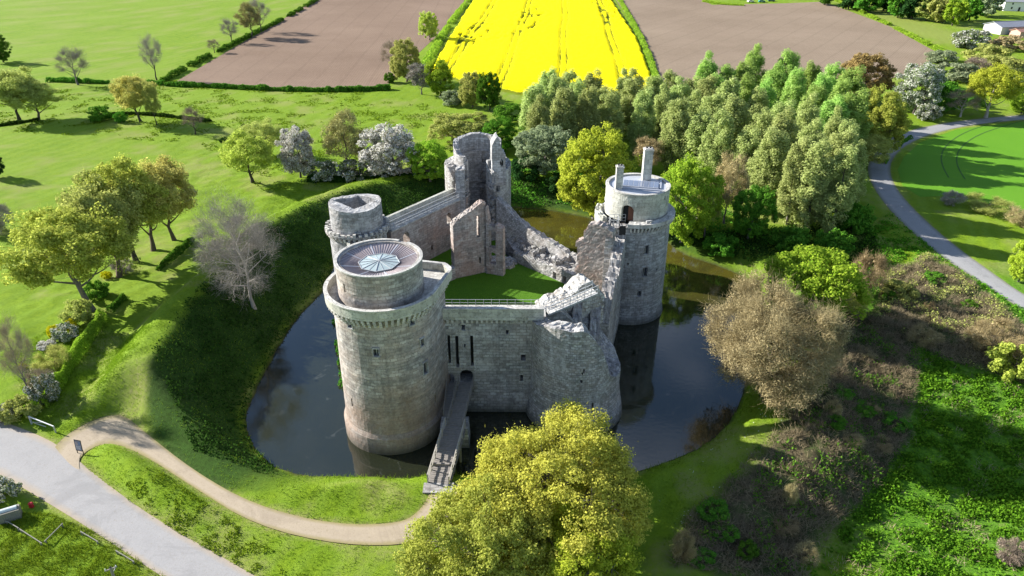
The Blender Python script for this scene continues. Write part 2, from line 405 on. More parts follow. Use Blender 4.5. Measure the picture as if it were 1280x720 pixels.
def tz(x, y):
    return float(terrain(np.array([x]), np.array([y]), False)[0])
def ground_px(u, v):
    z = 2.0
    for _ in range(8):
        x, y = G(u, v, z); z = 0.5 * z + 0.5 * tz(x, y)
    return x, y, z

def build_ground():
    def axis(lo, hi, step, ends, g=1.09):
        a = list(np.arange(lo, hi + 1e-6, step)); s = step
        while a[-1] < ends[1]: s *= g; a.append(a[-1] + s)
        s = step; b = [lo]
        while b[-1] > ends[0]: s *= g; b.append(b[-1] - s)
        return np.array(b[:0:-1] + a)
    xs = axis(-78, 86, 0.6, (-3500, 3500), 1.06); ys = axis(38, 160, 0.6, (-1500, 5000), 1.035)
    X, Y = np.meshgrid(xs, ys, indexing='ij')
    Zh = terrain(X, Y)
    V = np.stack([X, Y, Zh], -1).reshape(-1, 3)
    nx, ny = len(xs), len(ys)
    I, J = np.meshgrid(np.arange(nx - 1), np.arange(ny - 1), indexing='ij'); I = I.ravel(); J = J.ravel()
    q = lambda i, j: i * ny + j
    Fc = np.stack([q(I, J), q(I + 1, J), q(I + 1, J + 1), q(I, J + 1)], 1)
    me = np_mesh('ground', V, Fc, smooth=True)
    # surface kinds: red brambles, green rough meadow, blue dry worn grass
    x = X.ravel(); y = Y.ravel(); z = Zh.ravel()
    wob = (fbm(x / 3, y / 3, 21) - 0.5) * 5
    br = np.zeros_like(x)
    for p in BRAMBLE: br = np.maximum(br, 1 - sstep(-1.5, 1.0, sdist(x, y, p) + wob * 0.7))
    d = sdist(x, y, MOAT)
    rough = sstep(4, 9, d + wob) * sstep(30, 42, x) * (1 - sstep(105, 120, y + wob))
    # ivy and nettles on the western bank's inner slope, darkened to paint its shade
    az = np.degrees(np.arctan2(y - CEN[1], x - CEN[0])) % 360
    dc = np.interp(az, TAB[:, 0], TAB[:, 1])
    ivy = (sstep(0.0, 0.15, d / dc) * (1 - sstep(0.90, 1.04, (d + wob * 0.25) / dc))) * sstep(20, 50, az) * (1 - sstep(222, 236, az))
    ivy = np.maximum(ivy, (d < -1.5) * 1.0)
    dry = sstep(0.5, 0.75, fbm(x / 5, y / 5, 31)) * 0.6
    for k in ('road', 'path', 'lane'):
        dry = np.maximum(dry, 1 - sstep(0.1, 0.8 + 0.5 * (k == 'road'), sdist(x, y, RP[k]) + wob * 0.18))
    fm = poly(((1040, 0), (1100, 8), (1200, 40), (1205, 60), (1150, 45), (1080, 18)), 2); dry = np.maximum(dry, .55 * (1 - sstep(-3, 3, sdist(x, y, fm))))
    cp = G(180, 480, 5); dry = np.maximum(dry, 0.75 * np.exp(-((x - cp[0]) ** 2 + (y - cp[1] + 1) ** 2) / 14))
    col = me.color_attributes.new('zone', 'FLOAT_COLOR', 'POINT')
    col.data.foreach_set('color', np.stack([br, np.maximum(rough, 0), dry, np.ones_like(x)], 1).astype(np.float32).ravel())
    c3 = me.attributes.new('damp', 'FLOAT', 'POINT'); c3.data.foreach_set('value', (1 - sstep(2.5, 5.0, d)).astype(np.float32))
    c2 = me.attributes.new('ivy', 'FLOAT', 'POINT'); c2.data.foreach_set('value', ivy.astype(np.float32))  # weight of the shade painted on the bank slope
    # material
    t = NT('ground_cover'); P = t.pos()
    zc = t.n('SeparateColor', {0: t.n('Attribute', attribute_name='zone').outputs['Color']})
    shadef = t.n('Attribute', attribute_name='ivy').outputs['Fac']
    n1 = t.noise(P, 0.35, 5, 0.65); n2 = t.noise(P, 2.2, 5, 0.7); n3 = t.noise(t.mapv(P, (1, 1, 1)), 0.03, 4, 0.6); n4 = t.noise(P, 9, 3, 0.8)
    c = t.mix(t.ramp(n1, [(0.35, 0), (0.65, 1)]), (0.125, 0.215, 0.008), (0.18, 0.27, 0.012))
    c = t.mix(t.ramp(n3, [(0.35, 0), (0.65, 0.75)]), c, (0.185, 0.275, 0.022))
    c = t.mix(t.ramp(n2, [(0.42, 0), (0.75, 0.7)]), c, (0.07, 0.14, 0.008))
    c = t.mix(t.ramp(n4, [(0.5, 0), (0.75, 0.5)]), c, (0.20, 0.30, 0.03))
    # mown grass of the far pastures: faint mowing lines
    wv = t.n('TexWave', {'Vector': t.mapv(P, rot=(0, 0, 0.35)), 'Scale': 0.09, 'Distortion': 6.0, 'Detail': 4}).outputs['Fac']
    c = t.mix(t.ramp(wv, [(0.3, 0), (0.9, 0.22)]), c, (0.19, 0.30, 0.04))
    dryc = t.mix(n2, (0.22, 0.20, 0.06), (0.36, 0.31, 0.16))
    c = t.mix(t.n('Math', {0: zc.outputs[2], 1: t.ramp(n2, [(0.3, 0.25), (0.7, 1)])}, operation='MULTIPLY').outputs[0], c, dryc)
    rg = t.mix(t.ramp(n2, [(0.35, 0), (0.6, 1)]), (0.028, 0.11, 0.010), (0.10, 0.24, 0.018))
    rg = t.mix(t.ramp(t.noise(P, 0.8, 5, 0.7), [(0.58, 0), (0.68, 0.7)]), rg, (0.22, 0.19, 0.10))
    c = t.mix(t.n('Math', {0: zc.outputs[1], 1: 0.85}, operation='MULTIPLY').outputs[0], c, rg)
    bc = t.mix(t.ramp(n2, [(0.3, 0), (0.7, 1)]), (0.035, 0.032, 0.018), (0.15, 0.12, 0.07))
    bc = t.mix(t.ramp(n1, [(0.44, 0), (0.58, 0.8)]), bc, (0.045, 0.08, 0.018))
    c = t.mix(zc.outputs[0], c, bc)
    ic = t.mix(t.ramp(n2, [(0.35, 0), (0.7, 1)]), (0.014, 0.036, 0.008), (0.035, 0.085, 0.014))  # near-black green: the slope's shade is put into this colour
    c = t.mix(t.n('Math', {0: shadef, 1: 0.92}, operation='MULTIPLY').outputs[0], c, ic)
    dz = t.n('MapRange', {0: t.n('SeparateXYZ', {0: P}).outputs[2], 1: 0.45, 2: 0.02, 3: 0.0, 4: 0.9}).outputs[0]
    c = t.mix(t.n('Math', {0: dz, 1: t.n('Attribute', attribute_name='damp').outputs['Fac']}, operation='MULTIPLY').outputs[0], c, (0.035, 0.032, 0.018))
    nrm = t.bump(t.mix(0.5, n2, n4), 0.8, 0.22)
    m = t.bsdf(c, 0.95, nrm, 0.08)
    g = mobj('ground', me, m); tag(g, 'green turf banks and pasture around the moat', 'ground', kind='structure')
build_ground()

def ribbon(name, ab, zf, mat, nx=6, crown=0.05, lift=0.0, ext=0.35, mask=None):
    a, b = ab; V = []; n = len(a)
    for i in range(n):
        w = b[i] - a[i]; L = np.linalg.norm(w); w = w / L
        for k in range(nx + 1):
            t = k / nx; p = a[i] - w * ext + (w * (L + 2 * ext)) * t
            V.append((p[0], p[1], zf + lift + crown * (1 - (2 * t - 1) ** 2)))
    Fc = np.array([[i * (nx + 1) + k, (i + 1) * (nx + 1) + k, (i + 1) * (nx + 1) + k + 1, i * (nx + 1) + k + 1] for i in range(n - 1) for k in range(nx)])
    U = np.array([[(k / nx, i * 0.5) for (i, k) in ((i, k), (i + 1, k), (i + 1, k + 1), (i, k + 1))] for i in range(n - 1) for k in range(nx)]).reshape(-1, 2)
    return mobj(name, np_mesh(name, V, Fc, U, True), mat)
def road_mat(name, c1, c2, dirt, vergescale=0.12):
    t = NT(name); P = t.pos(); n = t.noise(P, 0.5, 5, 0.65); f = t.noise(P, 9, 3, 0.7)
    c = t.mix(n, c1, c2); c = t.mix(t.ramp(f, [(0.4, 0), (0.7, 0.35)]), c, [k * 0.7 for k in c1])
    u = t.n('SeparateXYZ', {0: t.uv()}).outputs[0]
    e = t.n('Math', {0: t.n('Math', {0: u, 1: 0.5}, operation='SUBTRACT').outputs[0]}, operation='ABSOLUTE').outputs[0]
    e = t.n('Math', {0: e, 1: t.n('Math', {0: n, 1: vergescale}, operation='MULTIPLY').outputs[0]}, operation='ADD').outputs[0]
    c = t.mix(t.ramp(e, [(0.40, 0), (0.56, 0.9)]), c, dirt)
    # two faint wheel tracks
    tr = t.n('TexWave', {'Vector': t.uv(), 'Scale': 0.62, 'Distortion': 0.3}, bands_direction='X').outputs['Fac']
    c = t.mix(t.ramp(tr, [(0.6, 0), (1, 0.12)]), c, c2)
    pt = t.noise(P, 0.12, 6, 0.75, 1.5); c = t.mix(t.ramp(pt, [(.52, 0), (.60, .35)]), c, [k * .72 for k in c1])
    gr = t.noise(P, 3.5, 5, .85); c = t.mix(t.ramp(gr, [(.56, 0), (.66, .45)]), c, [k * .6 for k in dirt])
    return t.bsdf(c, 0.9, t.bump(f, 0.3, 0.03), 0.15)
M_ROAD = road_mat('road_gravelled_asphalt', (0.27, 0.265, 0.265), (0.35, 0.34, 0.335), (0.36, 0.29, 0.21))
M_PATH = road_mat('path_compacted_sand', (0.33, 0.27, 0.20), (0.42, 0.35, 0.26), (0.26, 0.22, 0.10), 0.2)
M_LANE = road_mat('lane_asphalt', (0.26, 0.258, 0.262), (0.33, 0.325, 0.325), (0.17, 0.17, 0.10))
for k, z, m, lab in (('road', 1.9, M_ROAD, 'wide pale grey road crossing the lower left corner'), ('path', 1.9, M_PATH, 'narrow beige sand path from the road to the footbridge'), ('lane', 2.0, M_LANE, 'curving grey lane through the fields')):
    if k == 'path': lift = 0.012
    else: lift = 0.0
    tag(ribbon(k, ROADS[k], z, m, lift=lift, nx=8, crown=0.02 if k == 'path' else 0.06), lab, k, kind='structure')

# water
def build_water():
    P = np.array(MOAT); c = P.mean(0); Q = c + (P - c) * 1.0
    # push outwards so the sheet runs under the banks
    d = (P - c) / np.linalg.norm(P - c, axis=1)[:, None]; Q = P + d * 2.0
    V = [(p[0], p[1], 0.0) for p in Q]
    me = np_mesh('water', V, [list(range(len(V)))])
    t = NT('moat_water'); pz = t.pos()
    n = t.noise(pz, 0.07, 4, 0.6, 1.0); r = t.noise(t.mapv(pz, (1, 1.6, 1)), 1.1, 3, 0.6); r2 = t.noise(pz, 0.25, 3)
    c = t.mix(n, (0.010, 0.014, 0.010), (0.022, 0.024, 0.010))
    yy = t.n('SeparateXYZ', {0: pz}).outputs; al = t.n('Math', {0: t.n('MapRange', {0: yy[1], 1: 98, 2: 116}).outputs[0], 1: t.n('MapRange', {0: n, 1: .35, 2: .55, 3: .5, 4: 1}).outputs[0]}, operation='MULTIPLY').outputs[0]
    c = t.mix(al, c, (0.075, 0.066, 0.010))      # green algae in the shallow northern arm
    film = t.noise(t.mapv(pz, (1, 1, 1), (0, 0, 0.3)), 0.22, 6, 0.7, 2.5)
    c = t.mix(t.ramp(film, [(0.60, 0), (0.66, 0.22)]), c, (0.12, 0.13, 0.12))
    rough = t.ramp(film, [(0.55, 0.05), (0.68, 0.16)])
    m = t.bsdf(c, 0.06, t.bump(r, 0.10, 0.05), 1.0, **{'IOR': 1.5})
    t.t.links.new(rough, [x for x in t.t.nodes if x.type == 'BSDF_PRINCIPLED'][0].inputs['Roughness'])
    tag(mobj('water', me, m), 'still dark moat water round the castle', 'water', kind='structure')
build_water()

# fields
def flat_field(name, key, mat, lab, cat, z=2.02):
    P = FIELD[key]
    me = np_mesh(name, [(p[0], p[1], z) for p in P], [list(range(len(P)))])
    o = mobj(name, me, mat)
    if me.polygons[0].normal.z < 0: me.flip_normals()
    return tag(o, lab, cat, kind='structure')
def plough_mat(name, c1, c2, ang, sc=0.35):
    t = NT(name); P = t.pos(); v = t.mapv(P, rot=(0, 0, ang))
    w = t.n('TexWave', {'Vector': v, 'Scale': sc, 'Distortion': 2.0, 'Detail': 3, 'Detail Scale': 0.4}, bands_direction='X').outputs['Fac']
    w2 = t.n('TexWave', {'Vector': v, 'Scale': sc * 0.09, 'Distortion': 1.5, 'Detail': 2, 'Detail Scale': 0.2}, bands_direction='X').outputs['Fac']
    big = t.ramp(t.noise(P, 0.015, 6, 0.7), [(.35, 0), (.65, 1)]); f = t.noise(P, 1.1, 6, 0.8)
    c = t.mix(big, c1, c2); c = t.mix(t.ramp(w, [(0.4, 0), (0.9, 0.35)]), c, [k * 0.72 for k in c1])
    c = t.mix(t.ramp(w2, [(0.96, 0), (1.0, 0.22)]), c, [k * 0.55 for k in c1])
    c = t.mix(t.ramp(f, [(0.4, 0), (0.75, 0.5)]), c, [min(1, k * 1.3) for k in c2])
    return t.bsdf(c, 0.95, t.bump(f, 0.6, 0.3), 0.1)
# direction of the left field's long edge
e0 = np.array(G(215, 105, 2)); e1 = np.array(G(395, 0, 2)); a1 = atan2(*(e1 - e0)[::-1])
flat_field('field', 'ploughed_left', plough_mat('ploughed_soil', (0.165, 0.112, 0.078), (0.23, 0.163, 0.118), pi / 2 - a1), 'mauve brown ploughed field beyond the pasture', 'field')
flat_field('field', 'ploughed_right', plough_mat('ploughed_pale_soil', (0.19, 0.142, 0.10), (0.26, 0.20, 0.145), 0.6), 'pale brown ploughed field behind the poplar wood', 'field')
def crop_green():
    t = NT('young_cereal'); P = t.pos(); n = t.noise(P, 0.08, 4); f = t.noise(P, 2.5, 4, 0.8)
    c = t.mix(n, (0.08, 0.22, 0.012), (0.115, 0.27, 0.018)); c = t.mix(t.ramp(f, [(0.4, 0), (0.8, 0.4)]), c, (0.15, 0.32, 0.03))
    return t.bsdf(c, 0.9, t.bump(f, 0.5, 0.15), 0.1)
flat_field('field', 'green_right', crop_green(), 'bright green cereal field inside the curve of the lane', 'field', 2.0)
def tracks():
    m = simple('wheel_track_soil', (0.045, 0.12, 0.015), 0.95)
    px = ((1300, 138), (1260, 148), (1232, 156), (1208, 164), (1190, 174), (1178, 186), (1175, 198), (1178, 210), (1185, 222))
    L = edge(px, 2.0, n=90)
    for off in (0.0, 3.4):
        T = np.gradient(L, axis=0); T /= np.linalg.norm(T, axis=1)[:, None]; N = np.stack([-T[:, 1], T[:, 0]], 1)
        a = L + N * off; b = L + N * (off + 0.32)
        tag(ribbon('wheel_track', (a, b), 2.03, m, nx=2, crown=0.02, ext=0), 'dark wheel track curving through the bright green field', 'track', 'wheel tracks in the green field', 'structure')
tracks()
def rapeseed():
    P = FIELD['rape']
    xs = np.arange(-45, 100, 0.9); ys = np.arange(232, 702, 1.5)
    X, Y = np.meshgrid(xs, ys, indexing='ij'); sd = sdist(X, Y, P)
    wob = (fbm(X / 3, Y / 3, 41) - 0.5) * 2.0
    hgt = (1 - sstep(-0.9, 0.1, sd + wob)) * 1.25
    # tramlines fan with the field's long axis
    q0 = np.array(G(640, 118, 2)); q1 = np.array(G(672, 0, 2)); dr = (q1 - q0) / np.linalg.norm(q1 - q0)
    u = (X - q0[0]) * dr[1] - (Y - q0[1]) * dr[0]
    u2 = u + (vnoise(Y / 60, X * 0, 5) - 0.5) * 3
    ph = (u2 + 300) % 22.0
    tram = np.exp(-((ph - 8) / 0.75) ** 2) + np.exp(-((ph - 10.6) / 0.75) ** 2)
    gaps = sstep(0.58, 0.70, fbm(u2 / 1.0, Y / 9, 44, 3)) * sstep(0.5, 0.7, vnoise(u2 / 14, Y / 70, 45))
    hgt = hgt * (1 - np.clip(tram * (.4 + .3 * vnoise(Y / 19, u2 / 9, 61)), 0, 0.6)) * (1 - 0.75 * gaps)
    Zc = 1.85 + hgt * (0.85 + 0.3 * fbm(X / 1.5, Y / 1.5, 43, 2))
    keep = sd < 2.0
    ny = len(ys); V = np.stack([X, Y, Zc], -1).reshape(-1, 3)
    I, J = np.nonzero(keep[:-1, :-1] & keep[1:, 1:])
    Fc = np.stack([I * ny + J, (I + 1) * ny + J, (I + 1) * ny + J + 1, I * ny + J + 1], 1)
    used = np.unique(Fc); rm = np.full(len(V), -1); rm[used] = np.arange(len(used))
    me = np_mesh('rapeseed_crop', V[used], rm[Fc], smooth=True)
    at = me.attributes.new('bloom', 'FLOAT', 'POINT'); at.data.foreach_set('value', np.clip(hgt.ravel()[used] / 1.25, 0, 1).astype(np.float32))
    t = NT('rapeseed_bloom'); f = t.noise(t.pos(), 1.4, 5, 0.8)
    b = t.n('Attribute', attribute_name='bloom').outputs['Fac']
    k = t.n('Math', {0: b, 1: t.ramp(f, [(0.3, 0.62), (0.58, 1.2)])}, operation='MULTIPLY').outputs[0]
    c = t.mix(t.ramp(k, [(0.45, 0), (0.75, 1)]), (0.13, 0.16, 0.01), (0.90, 0.76, 0.0))
    m = t.bsdf(c, 0.85, t.bump(f, 0.4, 0.2), 0.05)
    tag(mobj('rapeseed_crop', me, m), 'bright yellow rapeseed in flower with dark tramlines', 'crop', kind='stuff')
rapeseed()
# ------------------------------------------------------------------ castle
def cyl_hit(u, v, c, R):
    """where the sight line through a picture pixel meets an upright cylinder: angle, height"""
    d = ray(u, v); a = d[0] ** 2 + d[1] ** 2; b = -2 * (d[0] * c[0] + d[1] * c[1]); k = c[0] ** 2 + c[1] ** 2 - R * R
    q = b * b - 4 * a * k
    t = (-b - sqrt(max(q, 0))) / (2 * a)
    return atan2(d[1] * t - c[1], d[0] * t - c[0]), CAM_H + d[2] * t
def win_mask(wins):
    """wins: (s, z, half width, half height, arched)"""
    def f(s, z):
        m = np.ones(s.shape, bool)
        for w in wins:
            ds = s - w[0]; dz = z - w[1]
            ins = (np.abs(ds) < w[2]) & (np.abs(dz) < w[3])
            if w[4]: ins &= (dz < w[3] - w[2]) | (ds ** 2 + (dz - w[3] + w[2]) ** 2 < (w[2] * 1.02) ** 2)
            m &= ~ins
        return m
    return f
def wbreaks(wins, k, per=1.0):
    r = []
    for w in wins:
        if k == 0: r += [(w[0] - w[2]) / per, (w[0] + w[2]) / per] + ([w[0] + w[2] * q for q in (-.92, -.75, -.5, -.25, 0, .25, .5, .75, .92)] if w[4] else [])
        else: r += [w[1] - w[3], w[1] + w[3]] + ([w[1] + w[3] - w[2] * q for q in (.07, .2, .4, .65, 1.0)] if w[4] else [])
    return r
def round_wall(name, c, Rf, th, z0, z1, mat, parent, wins=(), a0=-pi, a1=pi, step=0.42, zstep=0.5, topf=None, jit=0.02, seed=0, rf=None, solid=None, extraz=(), inner=None, warp=False):
    """Rf(z): outer radius; wins given with s = angle * Rref"""
    Rref = Rf((z0 + z1) / 2 * np.ones(1))[0]
    W = [(w[0] * Rref, w[1], w[2], w[3], w[4]) for w in wins]
    ss = breaks(a0 * Rref, a1 * Rref, step, wbreaks(W, 0)); zs = breaks(z0, z1, zstep, list(wbreaks(W, 1)) + list(extraz))
    def pos(s, z, side):
        a = s / Rref; R = Rf(z)
        k = rf(a) if rf is not None else 1.0
        if side: R = (inner if inner is not None else R - th)
        else: R = R * k
        if side and rf is not None and inner is None: R = Rf(z) * k - th
        return c[0] + R * np.cos(a), c[1] + R * np.sin(a)
    wm = win_mask(W)
    def sol(s, z):
        m = wm(s, z)
        if solid is not None: m &= solid(s / Rref, z)
        return m
    tf = (lambda s: topf(s / Rref)) if topf is not None else None
    return shell(name, pos, ss, zs, sol, mat, parent, tf, closed=(a1 - a0 > 2 * pi - 1e-3), jit=jit, seed=seed, warp=warp)
def window_part(parent, c, R, w, shutter=True, name='window'):
    """dressed stone surround and a dark pane, set into an opening of a round wall"""
    a, z, hw, hh = w[:4]; hw = hw; ax = (-sin(a), cos(a)); ay = (cos(a), sin(a))
    m = MB(); t = 0.09
    def P(s, r): return (c[0] + ay[0] * r + ax[0] * s, c[1] + ay[1] * r + ax[1] * s)
    ro = R * cos(hw / R) + 0.05; cr = ro - 0.14
    m.obox(P(-hw - t / 2 + .02, cr), ax, ay, t / 2, 0.15, z - hh, z + hh); m.obox(P(hw + t / 2 - .02, cr), ax, ay, t / 2, 0.15, z - hh, z + hh)
    m.obox(P(0, cr), ax, ay, hw + t + .02, 0.15, z + hh - .01, z + hh + 0.16); m.obox(P(0, cr), ax, ay, hw + t + .03, 0.17, z - hh - 0.12, z - hh + .01)
    o = m.build(name, STONE['grey'], parent)
    if shutter:
        g = MB(); g.obox(P(0, R - 0.42), ax, ay, hw - 0.02, 0.03, z - hh, z + hh); g.build('pane', M_GLASSD, o)
        b = MB(); b.obox(P(0, R - 0.36), ax, ay, 0.03, 0.03, z - hh + .01, z + hh - .01); b.build('glazing_bar', M_METAL, o)
    return o
def corbel_ring(parent, c, Ri, Ro, z0, z1, n, a0, a1, rf=None, mat=None):
    """stepped stone brackets that carry the parapet"""
    m = MB()
    for i in range(n):
        a = a0 + (a1 - a0) * (i + 0.5) / n; k = rf(np.array([a]))[0] if rf is not None else 1.0
        ax = (-sin(a), cos(a)); ay = (cos(a), sin(a)); hw = Ro * k * abs(a1 - a0) / n * 0.23
        st = (Ro - Ri) * 1.02
        for q in range(3):
            ri = Ri * k - 0.15; ro = Ri * k + st * (q + 1) / 3.0
            zz0 = z0 + (z1 - z0) * q / 3; zz1 = z0 + (z1 - z0) * (q + 1) / 3
            cc = (c[0] + ay[0] * (ri + ro) / 2, c[1] + ay[1] * (ri + ro) / 2)
            m.obox(cc, ax, ay, hw, (ro - ri) / 2, zz0 + (0.002 if q else 0), zz1)
    return m.build('corbel_table', mat or STONE['cap'], parent)
def disc(name, c, R, z, mat, parent, n=64, rf=None, a0=-pi, a1=pi, R0=0.0, noise=0.0, seed=0):
    V = []; F = []; rings = max(2, int((R - R0) / 0.6) + 1)
    for i in range(n + 1):
        a = a0 + (a1 - a0) * i / n; k = rf(np.array([a]))[0] if rf is not None else 1.0
        for j in range(rings + 1):
            r = R0 + (R * k - R0) * j / rings; x = c[0] + r * cos(a); y = c[1] + r * sin(a)
            V.append((x, y, z + (float(fbm(np.array([x / 1.1]), np.array([y / 1.1]), 60 + seed)[0]) - 0.5) * noise))
    for i in range(n):
        for j in range(rings):
            F.append([i * (rings + 1) + j, i * (rings + 1) + j + 1, (i + 1) * (rings + 1) + j + 1, (i + 1) * (rings + 1) + j])
    F = np.array(F); uv = np.array([[V[q][0], V[q][1]] for f in F for q in f])
    o = mobj(name, np_mesh(name, V, F, uv), mat, parent)
    return o
def const(r): return lambda z: np.full(np.shape(z), r, float)
def ragged(base, amp, freq, seed):
    return lambda a: base(a) + (fbm(np.asarray(a) * freq, np.asarray(a) * 0 + seed, seed, 3) - 0.5) * 2 * amp + np.round((vnoise(np.asarray(a) * freq * 2.1, np.asarray(a) * 0, seed + 3) - 0.5) * 2) * amp * 0.5
def piece(pts):
    xs = [p[0] for p in pts]; ys = [p[1] for p in pts]
    return lambda a: np.interp(a, xs, ys)
HIT = cyl_hit

# ---- south-west tower: tall, with conical zinc roof and skylight
C1 = (-15.1, 74.0)
def rf1(a):
    tc = radians(31); D = 8.5; R = 6.0; h = acos(R / D)
    d = (np.asarray(a) - tc + pi) % (2 * pi) - pi
    k = np.where(np.abs(d) < h, 1 / np.cos(h - np.abs(d)), 1.0)
    return np.minimum(k, 7.75 / 6.0)
T1 = thing('round_tower', (C1[0], C1[1], 0), 'tall round castle tower beside the footbridge, with round lead roof and glass skylight', 'tower')
def R1(z): return np.where(z < 2.3, 6.35, np.where(z < 2.9, 6.35 - (z - 2.3) * 0.5, 6.05 - 0.012 * (z - 2.9)))
w1 = []
for (u, v, hw, hh) in ((437, 405, .33, .52), (515, 401, .33, .55), (470, 441, .33, .50), (528, 428, .28, .48), (532, 460, .36, .80), (440, 503, .14, .60), (544, 498, .16, .6)):
    a, z = HIT(u, v, C1, 6.0); w1.append((a, z, hw, hh, 0))
w1 += [(radians(150), 14, .33, .55, 0), (radians(110), 11, .33, .55, 0)]
round_wall('tower_wall', C1, R1, 1.6, -1.5, 18.9, STONE['big'], T1, w1, rf=rf1, seed=1, zstep=0.6, extraz=(2.3, 2.9))
for w in w1[:5] + w1[7:]: window_part(T1, C1, 6.0, w)
corbel_ring(T1, C1, 6.0, 6.62, 18.15, 19.25, 62, -pi, pi, rf=rf1)
round_wall('parapet', C1, const(6.68), 0.38, 19.25, 20.42, STONE['pale'], T1, rf=rf1, zstep=0.6, jit=0.012, seed=4)
corb = round_wall('coping', C1, const(6.74), 0.46, 20.422, 20.55, STONE['cap'], T1, rf=rf1, zstep=0.2, jit=0.01)
disc('walkway', C1, 6.4, 19.45, STONE['cap'], T1, rf=rf1, R0=4.0)
DC1 = (-15.25, 74.0)
aS, zS = HIT(431, 360, DC1, 4.9)
wd1 = [(aS, zS, .16, .55, 0), (radians(35), 20.6, .45, 1.0, 1)]
round_wall('drum', DC1, const(4.95), 0.55, 19.46, 23.75, STONE['big'], T1, wd1, seed=5, zstep=0.5, jit=0.02)
def notch(a): return (np.abs((a - radians(62) + pi) % (2 * pi) - pi) > 0.15)
round_wall('drum_coping', DC1, const(5.03), 0.36, 23.752, 23.9, STONE['cap'], T1, zstep=0.2, jit=0.005, solid=lambda a, z: notch(a))
def roof1():
    t = NT('seamed_copper_sheet'); n = t.noise(t.pos(), 1.0, 4)
    c = t.mix(n, (0.35, 0.30, 0.305), (0.43, 0.375, 0.38)); M = t.bsdf(c, 0.4, None, 0.4, 0.25)
    N = 8; V = []; F = []; ro, ri = 4.60, 2.4; zo, zi = 23.60, 23.02
    n_ = 96
    for i in range(n_):
        a = 2 * pi * i / n_; k = 2 * pi / N; d = (a % k) - k / 2; rr = ri * cos(k / 2) / cos(d)
        V += [(DC1[0] + ro * cos(a), DC1[1] + ro * sin(a), zo), (DC1[0] + rr * cos(a), DC1[1] + rr * sin(a), zi)]
    for i in range(n_): j = (i + 1) % n_; F.append([2 * i, 2 * i + 1, 2 * j + 1, 2 * j][::-1])
    roof = mobj('roof', np_mesh('roof', V, np.array(F)), M, T1)
    s = MB(); hips = []
    def hip(i): hips.append(MB()); return hips[-1]
    for i in range(72):
        a = 2 * pi * (i + .5) / 72; k = 2 * pi / N; d = (a % k) - k / 2; rr = ri * cos(k / 2) / cos(d)
        big = (i % 9 == 4)
        (hip(i) if big else s).bar((DC1[0] + ro * cos(a), DC1[1] + ro * sin(a), zo + .03), (DC1[0] + rr * cos(a), DC1[1] + rr * sin(a), zi + .03), 0.085 if big else 0.035, 0.06)
    s.build('standing_seams', simple('seam_metal', (0.27, 0.23, 0.235), 0.4, 0.3), roof)
    for h_ in hips: h_.build('hip_roll', M_ZINC, roof)
    # octagonal glazed skylight, a shallow pyramid
    g = NT('skylight_glass'); gm = g.bsdf(g.mix(g.noise(g.pos(), 1.5, 3), (0.26, 0.33, 0.34), (0.40, 0.46, 0.46)), 0.12, None, 0.8)
    V = [(DC1[0], DC1[1], 23.42)]; F = []
    for i in range(N):
        a = 2 * pi * i / N; V.append((DC1[0] + 2.36 * cos(a), DC1[1] + 2.36 * sin(a), 23.16)); V.append((DC1[0] + 2.36 * cos(a), DC1[1] + 2.36 * sin(a), 22.9))
    for i in range(N):
        j = (i + 1) % N; F.append([0, 1 + 2 * i, 1 + 2 * j])
    sky_ = mobj('skylight', np_mesh('skylight', V, F + [[1 + 2 * i, 2 + 2 * i, 2 + 2 * ((i + 1) % N), 1 + 2 * ((i + 1) % N)] for i in range(N)]), gm, T1)
    b = MB()
    for i in range(N):
        a = 2 * pi * i / N; e = (DC1[0] + 2.38 * cos(a), DC1[1] + 2.38 * sin(a), 23.19); b.bar((DC1[0], DC1[1], 23.45), e, 0.06, 0.05)
        a2 = 2 * pi * (i + 1) / N; b.bar(e, (DC1[0] + 2.38 * cos(a2), DC1[1] + 2.38 * sin(a2), 23.19), 0.07, 0.07)
        am = a + pi / N; b.bar((DC1[0] + 0.5 * cos(am), DC1[1] + 0.5 * sin(am), 23.39), (DC1[0] + 2.15 * cos(am), DC1[1] + 2.15 * sin(am), 23.2), 0.03, 0.03)
    b.build('skylight_frame', M_METAL, sky_)
roof1()

# ---- north-west tower
C2 = (-24.3, 104.2)
T2 = thing('round_tower', (C2[0], C2[1], 0), 'shorter round castle tower behind the tall one, its open top with a diamond shaped well', 'tower')
w2 = []
for (u, v, hw, hh) in ((434, 301, .30, .42), (448, 298, .36, .75), (479, 293, .2, .6)):
    a, z = HIT(u, v, C2, 4.35); w2.append((a, z, hw, hh, 0))
round_wall('tower_wall', C2, const(4.4), 1.4, -1.5, 13.9, STONE['grey'], T2, w2, seed=7, zstep=0.6, jit=0.03)
for w in w2[:2]: window_part(T2, C2, 4.4, w)
corbel_ring(T2, C2, 4.4, 4.95, 13.5, 14.35, 40, -pi, pi, mat=STONE['cap'])
# crenel stumps and the broad paved ledge
disc('walkway', C2, 5.0, 14.62, STONE['cap'], T2, R0=2.5, noise=0.1)
round_wall('ledge', C2, const(5.02), 1.5, 14.35, 14.66, STONE['rubble'], T2, zstep=0.3, jit=0.04, seed=8)
for i in range(34):
    mm = MB()
    a = 2 * pi * i / 34; ax = (-sin(a), cos(a)); ay = (cos(a), sin(a))
    mm.obox((C2[0] + 4.75 * cos(a), C2[1] + 4.75 * sin(a)), ax, ay, 0.22, 0.22, 14.6, 14.95 + 0.2 * ((i * 7) % 3) / 2); mm.build('merlon_stump', STONE['cap'], T2)

